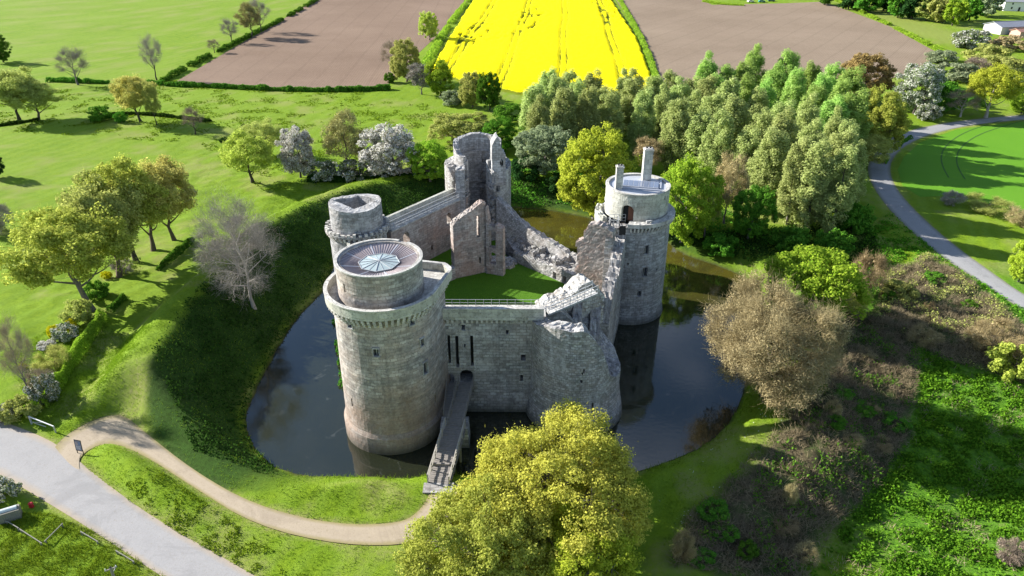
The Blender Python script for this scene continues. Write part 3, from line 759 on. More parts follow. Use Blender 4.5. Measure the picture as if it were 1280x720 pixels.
wa, wz = HIT(426, 259, C2, 4.0); wb, wzb = HIT(474, 250, C2, 4.0)
def inner2(a):
    b = a - radians(4); return 1 / (np.abs(np.cos(b)) / 3.55 + np.abs(np.sin(b)) / 2.85)
def pos2(s, z, side):
    a = s / 4.0; R = (4.02 * np.ones_like(s)) if side == 0 else inner2(a)
    return C2[0] + R * np.cos(a), C2[1] + R * np.sin(a) + side * .55
W2 = [(wa * 4, wz, .17, .5, 0), (wb * 4, wzb, .2, .7, 0)]
shell('drum', pos2, breaks(-pi * 4, pi * 4, .4, wbreaks(W2, 0)), breaks(14.63, 18.7, .5, wbreaks(W2, 1)), win_mask(W2), STONE['grey'], T2, topf=lambda s: 18.55 + 0.25 * np.sin(s / 4 * 2 + 1) + (vnoise(s * 1.2, s * 0, 3) - .5) * .15, closed=True, jit=0.03, seed=9)

# ---- north tower: hollow ruin open towards the court
C3 = (-6.3, 127.0)
T3 = thing('ruined_tower', (C3[0], C3[1], 0), 'hollow ruined round tower at the far corner, broken open towards the courtyard', 'tower')
def R3(z): return np.full(np.shape(z), 6.1, float)
gapL, gapR = radians(-117), radians(-61)
def sol3(a, z):
    n1 = (vnoise(z * 1.1, z * 0, 31) - .5) * 0.22; n2 = (vnoise(z * 1.3, z * 0 + 4, 33) - .5) * 0.22
    gap = (a > gapL + n1) & (a < gapR + n2) & (z > 5.2 + 0.8 * vnoise(a * 9, a * 0, 2))
    notch_ = (a > radians(-150)) & (a < gapL + 0.1) & (z > 16.6 - (a + radians(150)) * 1.2) & (z < 30)
    return ~(gap)
w3 = []
for (u, v, hw, hh, ar) in ((623, 232, .45, 1.15, 1), (622, 253, .4, 1.0, 1), (567, 231, .4, .7, 1), (633, 206, .3, .3, 0)):
    a, z = HIT(u, v, C3, 6.1); w3.append((a, z, hw, hh, ar))
top3 = ragged(piece([(-pi, 17.3), (radians(-150), 17.4), (radians(-140), 16.4), (radians(-128), 14.8), (radians(-118), 15.6), (gapL, 19.0), (gapL + .1, 19.0), (gapR - .02, 17.5), (radians(-45), 16.6), (radians(-20), 17.0), (0, 17.2), (pi, 17.3)]), 0.16, 6.0, 51)
round_wall('tower_wall', C3, R3, 2.4, 0 - 1.5, 20, STONE['rubble'], T3, w3, topf=top3, solid=sol3, jit=0.04, seed=11, step=0.36, zstep=0.36)
# the upper ring with its tall broken stair turret
def sol3u(a, z):
    return ~((a > radians(-124)) & (a < radians(-58)) & (z > 0))
top3u = ragged(piece([(-pi, 21.2), (radians(-165), 20.8), (radians(-140), 19.6), (radians(-124), 19.3), (radians(-58), 17), (radians(-40), 20.4), (0, 21.3), (radians(90), 21.6), (pi, 21.2)]), 0.18, 5.0, 53)
round_wall('upper_ring', C3, const(4.35), 0.9, 16.9, 22.3, STONE['grey'], T3, topf=top3u, solid=sol3u, jit=0.035, seed=12, step=0.36, zstep=0.36)
def turret3():
    # stair turret: two ragged slabs meeting at a corner
    x0 = atY(615, 200, 122.4)[0]; x1 = atY(632, 205, 122.4)[0]
    straight_wall('turret', (x0, 122.2), (x1, 122.5), 2.8, 14.5, STONE['grey'], T3, topf=ragged(piece([(0, 21.8), (.5, 23.0), (1.0, 23.6), (1.4, 22.6), (1.9, 20.6), (2.6, 20.2)]), .12, 3, 57), jit=0.04, step=.32, zstep=.34, warp=True, wins=[(1.7, 18.6, .28, .5, 0)])
def straight_wall(name, A, B, th, z0, mat, parent, topf=None, ztop=None, wins=(), jit=0.03, seed=0, step=0.42, zstep=0.42, batter=0.0, solid=None, extraz=(), warp=False):
    """outer face runs from A to B, thickness th to the left of that direction"""
    A = np.array(A[:2], float); B = np.array(B[:2], float); L = np.linalg.norm(B - A); d = (B - A) / L; nrm = np.array([-d[1], d[0]])
    zt = ztop if ztop is not None else float(np.max(topf(np.linspace(0, L, 200)))) + .3
    ss = breaks(0, L, step, wbreaks(wins, 0)); zs = breaks(z0, zt, zstep, list(wbreaks(wins, 1)) + list(extraz))
    def pos(s, z, side):
        o = (-batter * np.clip((3.0 - z) / 3.0, 0, 1)) if side == 0 else th
        return A[0] + d[0] * s + nrm[0] * o, A[1] + d[1] * s + nrm[1] * o
    wm = win_mask(wins)
    def so(s, z):
        m = wm(s, z)
        if solid is not None: m &= solid(s, z)
        return m
    return shell(name, pos, ss, zs, so, mat, parent, topf, jit=jit, seed=seed, warp=warp)
turret3()
# inner lining with niches and floor ledges
W3 = []
for (u, v, hw, hh) in ((606, 196, .55, 1.25), (604.5, 221, .6, 1.2), (604, 243, .7, 1.5)):
    d = ray(u, v); cx, cy, R = C3[0], C3[1], 3.5
    a_ = d[0] ** 2 + d[1] ** 2; b_ = -2 * (d[0] * cx + d[1] * cy); k_ = cx * cx + cy * cy - R * R; t_ = (-b_ + sqrt(max(0, b_ * b_ - 4 * a_ * k_))) / (2 * a_)
    W3.append((atan2(d[1] * t_ - cy, d[0] * t_ - cx), CAM_H + d[2] * t_, hw, hh, 1))
round_wall('inner_lining', C3, const(3.68), 0.55, 4.0, 18.6, STONE['grey'], T3, W3, a0=radians(-58), a1=radians(240), jit=0.03, seed=14, step=0.36, zstep=0.4)
for w in W3:
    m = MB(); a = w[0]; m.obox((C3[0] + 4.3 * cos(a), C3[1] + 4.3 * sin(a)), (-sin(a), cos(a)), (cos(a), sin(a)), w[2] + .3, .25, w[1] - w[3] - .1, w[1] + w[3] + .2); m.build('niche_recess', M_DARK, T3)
for zl in (8.6, 12.4, 16.0):
    round_wall('floor_ledge', C3, const(3.3), 0.32, zl, zl + .22, STONE['rubble'], T3, a0=radians(-58), a1=radians(240), jit=0.06, seed=int(zl), zstep=.22)
# flat buttress face left of the breach
xa = atY(570, 240, 121.0)[0]; xb = atY(579, 240, 121.0)[0]
straight_wall('buttress', (xa, 120.6), (xb + .3, 120.6), 3.2, 3.5, STONE['grey'], T3, topf=ragged(lambda s: 17.9 + 0 * s, .15, 2, 71), jit=0.05)
disc('tower_floor', C3, 3.6, 5.3, STONE['rubble'], T3, noise=0.9)

# ---- north-east tower: with drum, corbels, two chimneys
C4 = (18.9, 104.2); DC4 = (19.3, 104.5)
T4 = thing('round_tower', (C4[0], C4[1], 0), 'round castle tower on the eastern moat, two tall chimneys on its flat roof', 'tower')
w4 = []
for (u, v, hw, hh, ar) in ((811, 283, .34, .75, 0), (808, 312, .34, .75, 0), (806, 340, .42, .8, 1), (799, 367, .3, .5, 0), (774, 313, .42, .85, 0), (821, 337, .16, .18, 0), (785, 330, .15, .18, 0)):
    a, z = HIT(u, v, C4, 5.75); w4.append((a, z, hw, hh, ar))
A4 = radians(-128)
top4 = ragged(piece([(-pi, 16.3), (radians(-150), 15.6), (radians(-138), 14.2), (radians(-125), 14.6), (radians(-112), 16.4), (radians(-104), 16.9), (pi - .3, 16.9), (pi, 16.3)]), 0.12, 5, 61)
round_wall('tower_wall', C4, lambda z: 5.85 - 0.008 * z + 0.25 * np.clip((1.5 - z) / 1.5, 0, 1), 1.6, -1.5, 17.4, STONE['grey'], T4, w4, topf=lambda a: np.minimum(top4(a), 16.9), seed=15, jit=0.035, zstep=0.5)
for w in w4[:4]: window_part(T4, C4, 5.8, w, name='window')
corbel_ring(T4, C4, 5.8, 6.32, 16.0, 16.85, 44, radians(-104), radians(125))
round_wall('parapet', C4, const(6.38), 1.2, 16.852, 17.55, STONE['cap'], T4, a0=radians(-106), a1=radians(128), zstep=.35, jit=.03, seed=17, topf=ragged(lambda a: 17.45 + 0 * a, .05, 8, 3))
disc('walkway', C4, 5.6, 16.95, STONE['cap'], T4, a0=radians(-106), a1=radians(128), R0=3.5)
disc('broken_ledge', C4, 5.5, 16.2, STONE['rubble'], T4, a0=radians(128), a1=radians(360 - 140), R0=3.5, noise=.4)
round_wall('ledge_wall', C4, const(5.95), 0.9, 15.4, 17.8, STONE['pale'], T4, a0=radians(150), a1=radians(360 - 150), zstep=.35, jit=.06, seed=18, topf=ragged(lambda a: 17.2 + 0 * a, .2, 5, 5))
ad, zd = HIT(785, 256, DC4, 4.8)
wd4 = [(ad, 18.3, .95, 1.35, 1)]
a5, z5 = HIT(831, 247, DC4, 4.8); wd4.append((a5, z5, .14, .35, 0))
round_wall('drum', DC4, const(4.85), 0.55, 16.96, 21.25, STONE['pale'], T4, wd4, seed=19, zstep=.45, jit=.02)
round_wall('drum_coping', DC4, const(4.93), 0.5, 21.252, 21.45, STONE['cap'], T4, zstep=.2, jit=.01)
disc('roof', DC4, 4.45, 21.2, M_ZINC, T4)
def details4():
    m = MB(); a = ad; ax = (-sin(a), cos(a)); ay = (cos(a), sin(a))
    m.obox((DC4[0] + 4.0 * ay[0] + .35 * ax[0], DC4[1] + 4.0 * ay[1] + .35 * ax[1]), ax, ay, .42, .06, 16.98, 19.2); d = m.build('door', M_RUST, T4)
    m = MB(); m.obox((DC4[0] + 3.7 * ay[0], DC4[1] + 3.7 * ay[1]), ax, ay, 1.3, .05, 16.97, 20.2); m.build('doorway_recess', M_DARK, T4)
    # chimneys
    for (u, vt, s, zt) in ((771, 205, .52, 24.6), (814.5, 188, .66, 26.0)):
        if u < 800: x, y = DC4[0] - 3.2, DC4[1] - 1.6
        else: x, y = DC4[0] + 1.6, DC4[1] + 2.4
        m = MB(); m.box(x - s, x + s, y - s, y + s, 21.0, zt); m.box(x - s - .08, x + s + .08, y - s - .08, y + s + .08, zt + .002, zt + .2)
        m.box(x - s + .12, x + s - .12, y - s + .12, y + s - .12, zt + .202, zt + .3)
        ch = m.build('chimney', STONE['cap'], T4)
        for i in (-1, 1):
            mp_ = MB(); mp_.box(x + i * s * .4 - .12, x + i * s * .4 + .12, y - .12, y + .12, zt + .3, zt + .5); mp_.build('chimney_pot', M_DARK, ch)
    # raised roof light with seams, on the flat roof
    m = MB(); cx, cy = DC4[0] + .4, DC4[1] - .2; r = radians(-12); ax = (cos(r), sin(r)); ay = (-sin(r), cos(r))
    m.obox((cx, cy), ax, ay, 2.7, 1.35, 21.22, 21.5); rl = m.build('roof_light', M_ZINC, T4)
    g = MB()
    for i in range(7):
        s = -2.3 + i * .767; g.obox((cx + ax[0] * s, cy + ax[1] * s), ax, ay, .33, 1.2, 21.5, 21.53)
    g.build('roof_light_panes', simple('grey_blue_glass', (.14, .17, .24), .15, .0, .1, spec=.7), rl)
    m = MB(); m.obox((cx + .3, cy - 1.9), ax, ay, 3.3, .12, 21.21, 21.4); m.obox((cx + 3.1, cy + .3), ay, ax, 1.9, .12, 21.21, 21.4); m.build('roof_upstand', M_ZINC, T4)
    # glazed stair head on the broken ledge
    x, y, z = atY(776, 272, 99.6); m = MB(); m.box(x - 1.2, x + 1.2, y - .8, y + .9, 14.6, 16.6)
    sh = m.build('stair_head', STONE['rubble'], T4)
    m = MB(); m.box(x - .2, x + .75, y - .84, y - .8, 15.4, 16.9); m.build('stair_door', M_DARK, T4)
    m = MB()
    for (p, q) in (((x - 1.6, y - .9), (x - .3, y - 1.0)), ((x - .3, y - 1.0), (x - .3, y + 1.0)), ((x - 1.6, y - .9), (x - 1.6, y + 1.2)), ((x - 1.6, y + 1.2), (x + .9, y + 1.2))):
        for zz in (16.9, 17.4, 17.9): m.bar((p[0], p[1], zz), (q[0], q[1], zz), .06)
        for k in range(4):
            t = k / 3; m.bar((p[0] + (q[0] - p[0]) * t, p[1] + (q[1] - p[1]) * t, 16.3), (p[0] + (q[0] - p[0]) * t, p[1] + (q[1] - p[1]) * t, 17.9), .06)
    m.build('railing', M_METAL, T4)
details4()

# ---- south-east tower: a broken stump
C5 = (8.2, 77.3)
T5 = thing('ruined_tower', (C5[0], C5[1], 0), 'broken round tower stump beside the long front wall, its top sloping down', 'tower')
top5 = ragged(piece([(-pi, 14.0), (radians(-150), 14.4), (radians(-130), 15.2), (radians(-110), 15.3), (radians(-84), 15.2), (radians(-74), 14.2), (radians(-64), 12.6), (radians(-55), 10.4), (radians(-47), 7.9), (radians(-30), 7.0), (radians(10), 7.0), (radians(45), 9.0), (radians(70), 11), (radians(110), 12.5), (pi, 14.0)]), 0.16, 4.5, 63)
a_, z_ = HIT(741, 508, C5, 5.9)
w5 = [(HIT(741, 510, C5, 5.9)[0], HIT(741, 510, C5, 5.9)[1], .14, .55, 0), (HIT(729, 466, C5, 5.9)[0], HIT(729, 466, C5, 5.9)[1], .2, .25, 0), (HIT(727, 476, C5, 5.9)[0], HIT(727, 476, C5, 5.9)[1], .15, .2, 0)]
round_wall('tower_wall', C5, lambda z: 5.8 + 0.7 * np.clip((4.5 - z) / 4.5, 0, 1) ** 1.2, 2.0, -1.5, 15, STONE['rubble'], T5, w5, topf=top5, warp=True, jit=0.055, seed=21, step=.34, zstep=.38)
disc('rubble_fill', C5, 5.0, 6.6, STONE['rubble'], T5, noise=2.6, seed=4)
straight_wall('inner_wall', (8.6, 77.2), (9.2, 81.8), 1.1, 4, STONE['wall'], T5, topf=ragged(piece([(0, 10.6), (2, 12.4), (4.6, 13.6)]), .3, 1.5, 65), jit=.10, warp=True)
straight_wall('inner_wall', (11.3, 78.6), (11.8, 83.0), 1.3, 4, STONE['wall'], T5, topf=ragged(piece([(0, 8.6), (1.6, 10.8), (4.6, 12.6)]), .3, 1.5, 67), jit=.10, warp=True)
straight_wall('inner_wall', (3.6, 78.2), (8.8, 78.6), 1.4, 5, STONE['wall'], T5, topf=ragged(piece([(0, 14.2), (3, 13.6), (5.2, 11.4)]), .2, 1.5, 69), jit=.10, warp=True)

# ---- front curtain wall with the gate and the drawbridge slots
FA, FB = (-10.0, 76.7), (3.9, 76.5)
WF = thing('curtain_wall', (-3.0, 76.6, 0), 'long front castle wall with arched gate and three tall drawbridge slots, between two round towers', 'wall')
def on_front(u, v):
    x, y, z = atY(u, v, 76.62); return x - FA[0], z
wf = []
for (u, v, hw, hh, ar) in ((583, 470, .85, .95, 1), (564, 474, .38, .75, 1), (561.5, 437, .17, 2.1, 0), (571.5, 440, .19, 2.4, 0), (590, 439, .19, 2.3, 0), (579, 409, .22, .42, 0), (634, 415, .18, .3, 0), (654, 446.5, .3, .48, 0), (652, 472, .18, .5, 0), (581, 432, .12, .22, 0)):
    s, z = on_front(u, v); wf.append((s, z, hw, hh, ar))
GATE = wf[0]
straight_wall('wall_masonry', FA, FB, 2.5, -1.5, STONE['wall'], WF, ztop=14.2, wins=wf, jit=.02, seed=23, batter=.5)
for w in (wf[5], wf[7], wf[8]):
    m = MB(); x0 = FA[0] + w[0]; m.box(x0 - w[2] - .12, x0 + w[2] + .12, 76.50, 76.72, w[1] + w[3], w[1] + w[3] + .2); m.box(x0 - w[2] - .12, x0 + w[2] + .12, 76.50, 76.72, w[1] - w[3] - .15, w[1] - w[3])
    m.build('window', STONE['cap'], WF)
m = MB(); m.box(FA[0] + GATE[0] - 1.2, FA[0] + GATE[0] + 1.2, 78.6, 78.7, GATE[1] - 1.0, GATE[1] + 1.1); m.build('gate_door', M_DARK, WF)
for w in wf[2:5]:
    m = MB(); m.box(FA[0] + w[0] - w[2] - .1, FA[0] + w[0] + w[2] + .1, 77.5, 77.56, w[1] - w[3] - .1, w[1] + w[3] + .1); m.build('slot_shade', M_DARK, WF)  # dark panel painting the shade deep inside each slot
m = MB(); N_ = 20
for i in range(N_):
    s = 1.0 + (12.8 - 0.6) * (i + .5) / N_ + .1; x0 = FA[0] + s
    for q in range(3): m.box(x0 - .14, x0 + .14, 76.66 - .18 * (q + 1), 76.9, 13.45 + .25 * q + (.002 if q else 0), 13.45 + .25 * (q + 1))
m.build('corbel_table', STONE['cap'], WF)
straight_wall('parapet', (-9.2, 76.05), (3.9, 75.95), .42, 14.202, STONE['pale'], WF, ztop=15.75, jit=.01, seed=25)
straight_wall('coping', (-9.2, 75.99), (3.95, 75.89), .54, 15.752, STONE['cap'], WF, ztop=15.88, jit=.005, zstep=.13)
m = MB(); m.box(-9.6, 4.2, 76.5, 79.4, 14.21, 14.45); m.build('walkway', STONE['cap'], WF)
m = MB()
for zz in (14.9, 15.35): m.bar((-8.6, 79.2, zz), (4.4, 79.1, zz), .045)
for i in range(14): m.bar((-8.6 + i * 1.0, 79.2, 14.45), (-8.6 + i * 1.0, 79.2, 15.37), .05)
m.build('railing', M_METAL, WF)
# ---- west curtain, north-west curtain, east ruins, courtyard
def R_(b, amp, fr, sd): return ragged(b, amp, fr, sd)
WW = thing('curtain_wall', (-21, 90, 0), 'castle wall half hidden behind the tall tower, joining it to the shorter tower', 'wall')
straight_wall('wall_masonry', (-25.2, 100.0), (-20.0, 77.5), 2.3, -1.5, STONE['wall'], WW, ztop=13.2, jit=.04, seed=31)
straight_wall('parapet', (-25.25, 100), (-20.05, 77.5), .5, 13.202, STONE['pale'], WW, ztop=14.0, jit=.02)

NW = thing('curtain_wall', (-13, 114, 0), 'high castle wall with a railed walkway climbing towards the hollow ruined tower', 'wall')
A_, B_ = (-19.6, 106.6), (-8.0, 122.4)   # courtyard face
dn = np.array([B_[0] - A_[0], B_[1] - A_[1]]); Ln = np.linalg.norm(dn); dn /= Ln; nn = np.array([-dn[1], dn[0]])
wn = [(3.4, 9.6, .75, 1.5, 1), (4.6, 6.6, .4, .8, 0), (14.2, 9.8, .55, 1.2, 1), (9.5, 6.0, .3, .5, 0)]
NA = (A_[0] + nn[0] * 2.6, A_[1] + nn[1] * 2.6); NB = (B_[0] + nn[0] * 2.6, B_[1] + nn[1] * 2.6)
straight_wall('wall_masonry', A_, B_, 2.6, -1.5, STONE['pink'], NW, ztop=12.4, wins=wn, jit=.035, seed=33)
m = MB(); c_ = ((A_[0] + B_[0]) / 2 + nn[0] * 1.2, (A_[1] + B_[1]) / 2 + nn[1] * 1.2)
m.obox(c_, dn, nn, Ln / 2 - .2, 1.4, 12.402, 12.62); m.build('walkway', STONE['cap'], NW)
p0 = np.array(A_) + nn * 2.15; p1 = np.array(B_) + nn * 2.15
straight_wall('parapet', p0, p1, .5, 12.63, STONE['pale'], NW, ztop=13.9, jit=.02)
for off, nm in ((-.1, 'railing'), (1.15, 'railing')):
    m = MB(); a = np.array(A_) + nn * off; b = np.array(B_) + nn * off
    for zz in (13.15, 13.6): m.bar((a[0], a[1], zz), (b[0], b[1], zz), .08)
    for i in range(19):
        q = a + (b - a) * i / 18; m.bar((q[0], q[1], 12.5), (q[0], q[1], 13.62), .06)
    m.build(nm, M_METAL, NW)
for w in (wn[0], wn[2]):    # slanting light embrasures show pale splayed sills
    m = MB(); q = np.array(A_) + dn * w[0] + nn * .9; m.obox(q, dn, nn, w[2] - .02, .6, w[1] - w[3] - .3, w[1] - w[3] + .25); m.build('window', STONE['cap'], NW)

# courtyard platform and turf
CT_ = [(-18.5, 79), (4, 79), (9, 82.5), (13.2, 90), (14, 99), (10, 103.5), (-0.5, 113.5), (-3, 122), (-8.2, 122), (-19.8, 106.4), (-20.8, 100)]
me = np_mesh('courtyard_lawn', [(x, y, 4.0) for x, y in CT_] + [(x, y, -1.5) for x, y in CT_], [list(range(len(CT_)))] + [[i, i + len(CT_), (i + 1) % len(CT_) + len(CT_), (i + 1) % len(CT_)] for i in range(len(CT_))])
tL = NT('courtyard_turf'); nn1 = tL.noise(tL.pos(), .5, 4); nn2 = tL.noise(tL.pos(), 5, 4)
cc = tL.mix(nn1, (.05, .13, .010), (.075, .17, .012)); cc = tL.mix(tL.ramp(nn2, [(.45, 0), (.8, .5)]), cc, (.12, .22, .03))
tag(mobj('courtyard_lawn', me, tL.bsdf(cc, .95, tL.bump(nn2, .5, .1), .08)), 'shaded green lawn inside the castle walls', 'lawn', kind='structure')
def rubble_field(name, n, region, z, smin, smax, mat, parent, seed, thick=.5):
    """many fallen stones on a surface, one heap"""
    r = random.Random(seed); m = MB()
    for i in range(n):
        t, s = r.random(), r.random(); x = region[0][0] * (1 - t) * (1 - s) + region[1][0] * t * (1 - s) + region[2][0] * t * s + region[3][0] * (1 - t) * s
        y = region[0][1] * (1 - t) * (1 - s) + region[1][1] * t * (1 - s) + region[2][1] * t * s + region[3][1] * (1 - t) * s
        a = r.random() * pi; w = smin + (smax - smin) * r.random() ** 2; zz = z(x, y) if callable(z) else z
        m.obox((x, y), (cos(a), sin(a)), (-sin(a), cos(a)), w, w * (.5 + .4 * r.random()), zz - .3, zz + w * thick * (1 + r.random()), .7)
    return m.build(name, mat, parent)

# ruined range of the courtyard (tall cross wall with a pillar)
CW = thing('ruined_wall', (-6.5, 107.8, 4), 'tall freestanding ruined wall standing on the courtyard lawn with gaping window holes', 'wall')
P0 = (-9.5, 106.4); P1 = (-4.3, 108.9)
wc = [(4.4, 12.6, .28, 1.9, 0), (4.6, 6.5, .2, .5, 0)]
straight_wall('wall_masonry', P0, P1, 1.3, 3.9, STONE['pink'], CW, topf=R_(piece([(0, 13.6), (.5, 14.2), (2, 15.0), (4.0, 16.0), (5.3, 16.9), (5.8, 16.6)]), .12, 2.5, 75), wins=wc, jit=.06, seed=41, step=.3, zstep=.3)
wc2 = [(1.1, 10.4, .62, 1.5, 0), (1.15, 7.0, .6, 1.1, 1)]
straight_wall('side_wall', (-4.3, 108.4), (-1.5, 107.3), 1.0, 3.9, STONE['pink'], CW, topf=R_(piece([(0, 16.2), (.3, 15.4), (.6, 13.0), (1.6, 12.6), (1.8, 13.4), (3.2, 12.6)]), .15, 2.5, 77), wins=wc2, jit=.06, seed=43, step=.28, zstep=.3)
straight_wall('low_wall', (-12.5, 103.4), (-9.4, 106.3), 1.0, 3.9, STONE['rubble'], CW, topf=R_(lambda s: 5.4 + s * .2, .3, 2.5, 79), jit=.06)
tag(rubble_field('rubble', 90, ((-4, 108.6), (0.5, 110.5), (1.0, 114), (-4, 114)), 4.1, .2, .7, STONE['rubble'], None, 5), 'fallen stones lying at the foot of the tall ruined wall', 'rubble', kind='stuff')

# north-east: broken curtain falling away towards the chimneyed tower, with a terrace of ruined rooms
NE = thing('ruined_wall', (6, 113, 4), 'long broken stone wall sloping down from the hollow tower above the moat', 'wall')
QA = np.array((14.5, 106.0)); QB = np.array((-2.0, 122.0)); Lq = np.linalg.norm(QB - QA)
straight_wall('wall_masonry', QB, QA, -2.4 + 4.6, -1.5, STONE['rubble'], NE, topf=R_(piece([(0, 12.4), (1.5, 11.8), (4, 10.2), (8, 8.9), (14, 7.6), (20, 6.9), (23, 7.2)]), .28, 1.6, 81), jit=.10, seed=45) if False else \
straight_wall('wall_masonry', QA, QB, 1.2, -1.5, STONE['rubble'], NE, topf=R_(piece([(0, 7.2), (3, 6.9), (9, 7.7), (15, 9.0), (18.5, 10.2), (21.5, 11.8), (23, 12.4)]), .28, 1.6, 81), jit=.05, seed=45, warp=True)
TE = thing('ruined_terrace', (4, 110, 4), 'low ruined stone terrace with sunlit broken floor along the courtyard edge', 'ruin')
TA = np.array((0.2, 113.2)); TB = np.array((10.6, 102.6)); 
straight_wall('front_wall', TA, TB, .9, 3.9, STONE['rubble'], TE, topf=R_(piece([(0, 5.6), (6, 6.0), (10, 6.3), (15, 6.5)]), .18, 2.2, 83), wins=[(9.8, 4.7, .4, .6, 0), (12, 4.7, .35, .6, 0), (13.6, 4.7, .3, .6, 0)], jit=.06, seed=47, step=.35, zstep=.3)
V = []; F = []; nx_, ny_ = 34, 12
for i in range(nx_ + 1):
    for j in range(ny_ + 1):
        p = TA + (TB - TA) * i / nx_; q = QB + (QA - QB) * i / nx_; r = p + (q - p) * (j / ny_) ; r = r + (np.array((.6, .6)) * (1 - j / ny_))
        V.append((r[0], r[1], 5.3 + .9 * i / nx_ + (float(fbm(np.array([r[0] / 1.2]), np.array([r[1] / 1.2]), 85, 3)[0]) - .5) * 1.5))
for i in range(nx_):
    for j in range(ny_): F.append([i * (ny_ + 1) + j, (i + 1) * (ny_ + 1) + j, (i + 1) * (ny_ + 1) + j + 1, i * (ny_ + 1) + j + 1])
F = np.array(F); mobj('terrace_floor', np_mesh('terrace_floor', V, F, np.array([[V[q][0], V[q][1]] for f in F for q in f])), STONE['rubble'], TE)
straight_wall('partition', (3.6, 110.6), (6.0, 112.9), .7, 4, STONE['rubble'], TE, topf=R_(lambda s: 6.7 + 0 * s, .4, 2, 87), jit=.08)
straight_wall('partition', (7.2, 106.6), (10.0, 109.0), .7, 4, STONE['rubble'], TE, topf=R_(lambda s: 7.0 + 0 * s, .4, 2, 89), jit=.08)
tag(rubble_field('rubble', 150, ((1.5, 114), (11, 103.5), (13, 106), (0, 119)), 5.9, .15, .6, STONE['rubble'], None, 8), 'loose stones scattered over the low ruined terrace', 'rubble', kind='stuff')

# the tall slab beside the chimneyed tower
SL = thing('ruined_wall', (12, 97.5, 4), 'tall slab of ruined wall with ragged edge beside the tower with chimneys', 'wall')
SA, SB = (9.5, 97.6), (14.6, 95.4)
def slabsolid(s, z):
    l = 0.0 + (16.0 - z) * -0.02 + (vnoise(z * .9, z * 0, 91) - .5) * .9 + np.clip((z - 15.0) * .55, 0, 3) + .4
    return s > l
straight_wall('wall_masonry', SA, SB, 1.6, 3.9, STONE['pink'], SL, topf=R_(piece([(0, 17.0), (1.2, 17.6), (3.0, 18.2), (4.4, 18.0), (5.6, 17.2)]), .2, 2, 93), solid=slabsolid, jit=.04, seed=49, warp=True, step=.3, zstep=.3)
straight_wall('return_wall', (14.7, 95.2), (16.2, 99.6), 1.2, 3.9, STONE['wall'], SL, topf=R_(piece([(0, 16.6), (1.2, 15.6), (3, 15.0), (5, 15.6)]), .3, 2, 95), jit=.09, seed=51, warp=True, step=.3, zstep=.3)

# east curtain, broken
EC = thing('ruined_wall', (14, 91, 0), 'high broken wall rising straight from the dark eastern moat', 'wall')
wE = [(3.0, 9.8, .3, .7, 0)]
straight_wall('wall_masonry', (13.0, 82.6), (17.2, 99.0), 1.6, -1.5, STONE['wall'], EC, topf=R_(piece([(0, 9.4), (1.2, 11.6), (3, 12.9), (5, 13.6), (8, 13.0), (9.5, 12.2), (12, 14.2), (14, 15.0), (17, 15.2)]), .5, 1.8, 97), wins=wE, jit=.055, seed=53, warp=True, step=.36, zstep=.36)
straight_wall('broken_inner_face', (11.0, 84.0), (13.4, 93.5), .9, 4, STONE['rubble'], EC, topf=R_(piece([(0, 12.6), (3, 11.4), (6, 9.0), (10, 7.0)]), .6, 1.5, 99), jit=.08, seed=55, warp=True)
# pale masonry heap under the stairs, at the corner of the lawn
STAIR = thing('ruined_stair', (8, 81, 12), 'pale heap of broken stone with a railed metal stair rising over it', 'stair')
straight_wall('broken_masonry', (4.0, 79.6), (12.2, 83.0), 2.6, 3.9, STONE['heap'], STAIR, topf=R_(piece([(0, 13.6), (2.4, 14.4), (4.2, 15.0), (5.6, 16.2), (6.6, 16.4), (7.6, 15.2), (8.8, 14.0)]), .22, 2.6, 101), jit=.12, seed=57, warp=True, step=.33, zstep=.33)
m = MB(); a = Vector((4.3, 77.9, 14.4)); b = Vector((10.6, 80.6, 15.9)); 
side = Vector((b.y - a.y, -(b.x - a.x), 0)).normalized()
for i in range(16):
    t = i / 16; p = a + (b - a) * t; q = a + (b - a) * (t + 1 / 16); m.hexa([tuple(p + side * .7 + Vector((0, 0, -.06))), tuple(q + side * .7 + Vector((0, 0, -.06))), tuple(q - side * .7 + Vector((0, 0, -.06))), tuple(p - side * .7 + Vector((0, 0, -.06))), tuple(p + side * .7), tuple(Vector((q.x, q.y, p.z)) + side * .7), tuple(Vector((q.x, q.y, p.z)) - side * .7), tuple(p - side * .7)])
m.build('steps', STONE['cap'], STAIR)
m = MB()
for s in (.72, -.72):
    for zz in (.5, 1.05): m.bar(tuple(a + side * s + Vector((0, 0, zz))), tuple(b + side * s + Vector((0, 0, zz))), .07)
    for i in range(8):
        p = a + (b - a) * i / 7 + side * s; m.bar(tuple(p), tuple(p + Vector((0, 0, 1.07))), .07)
m.build('railing', M_METAL, STAIR)
m = MB(); m.bar(tuple(a + side * .75 + Vector((0, 0, -.12))), tuple(b + side * .75 + Vector((0, 0, -.12))), .12, .25); m.bar(tuple(a - side * .75 + Vector((0, 0, -.12))), tuple(b - side * .75 + Vector((0, 0, -.12))), .12, .25); m.build('stringer', M_METAL, STAIR)

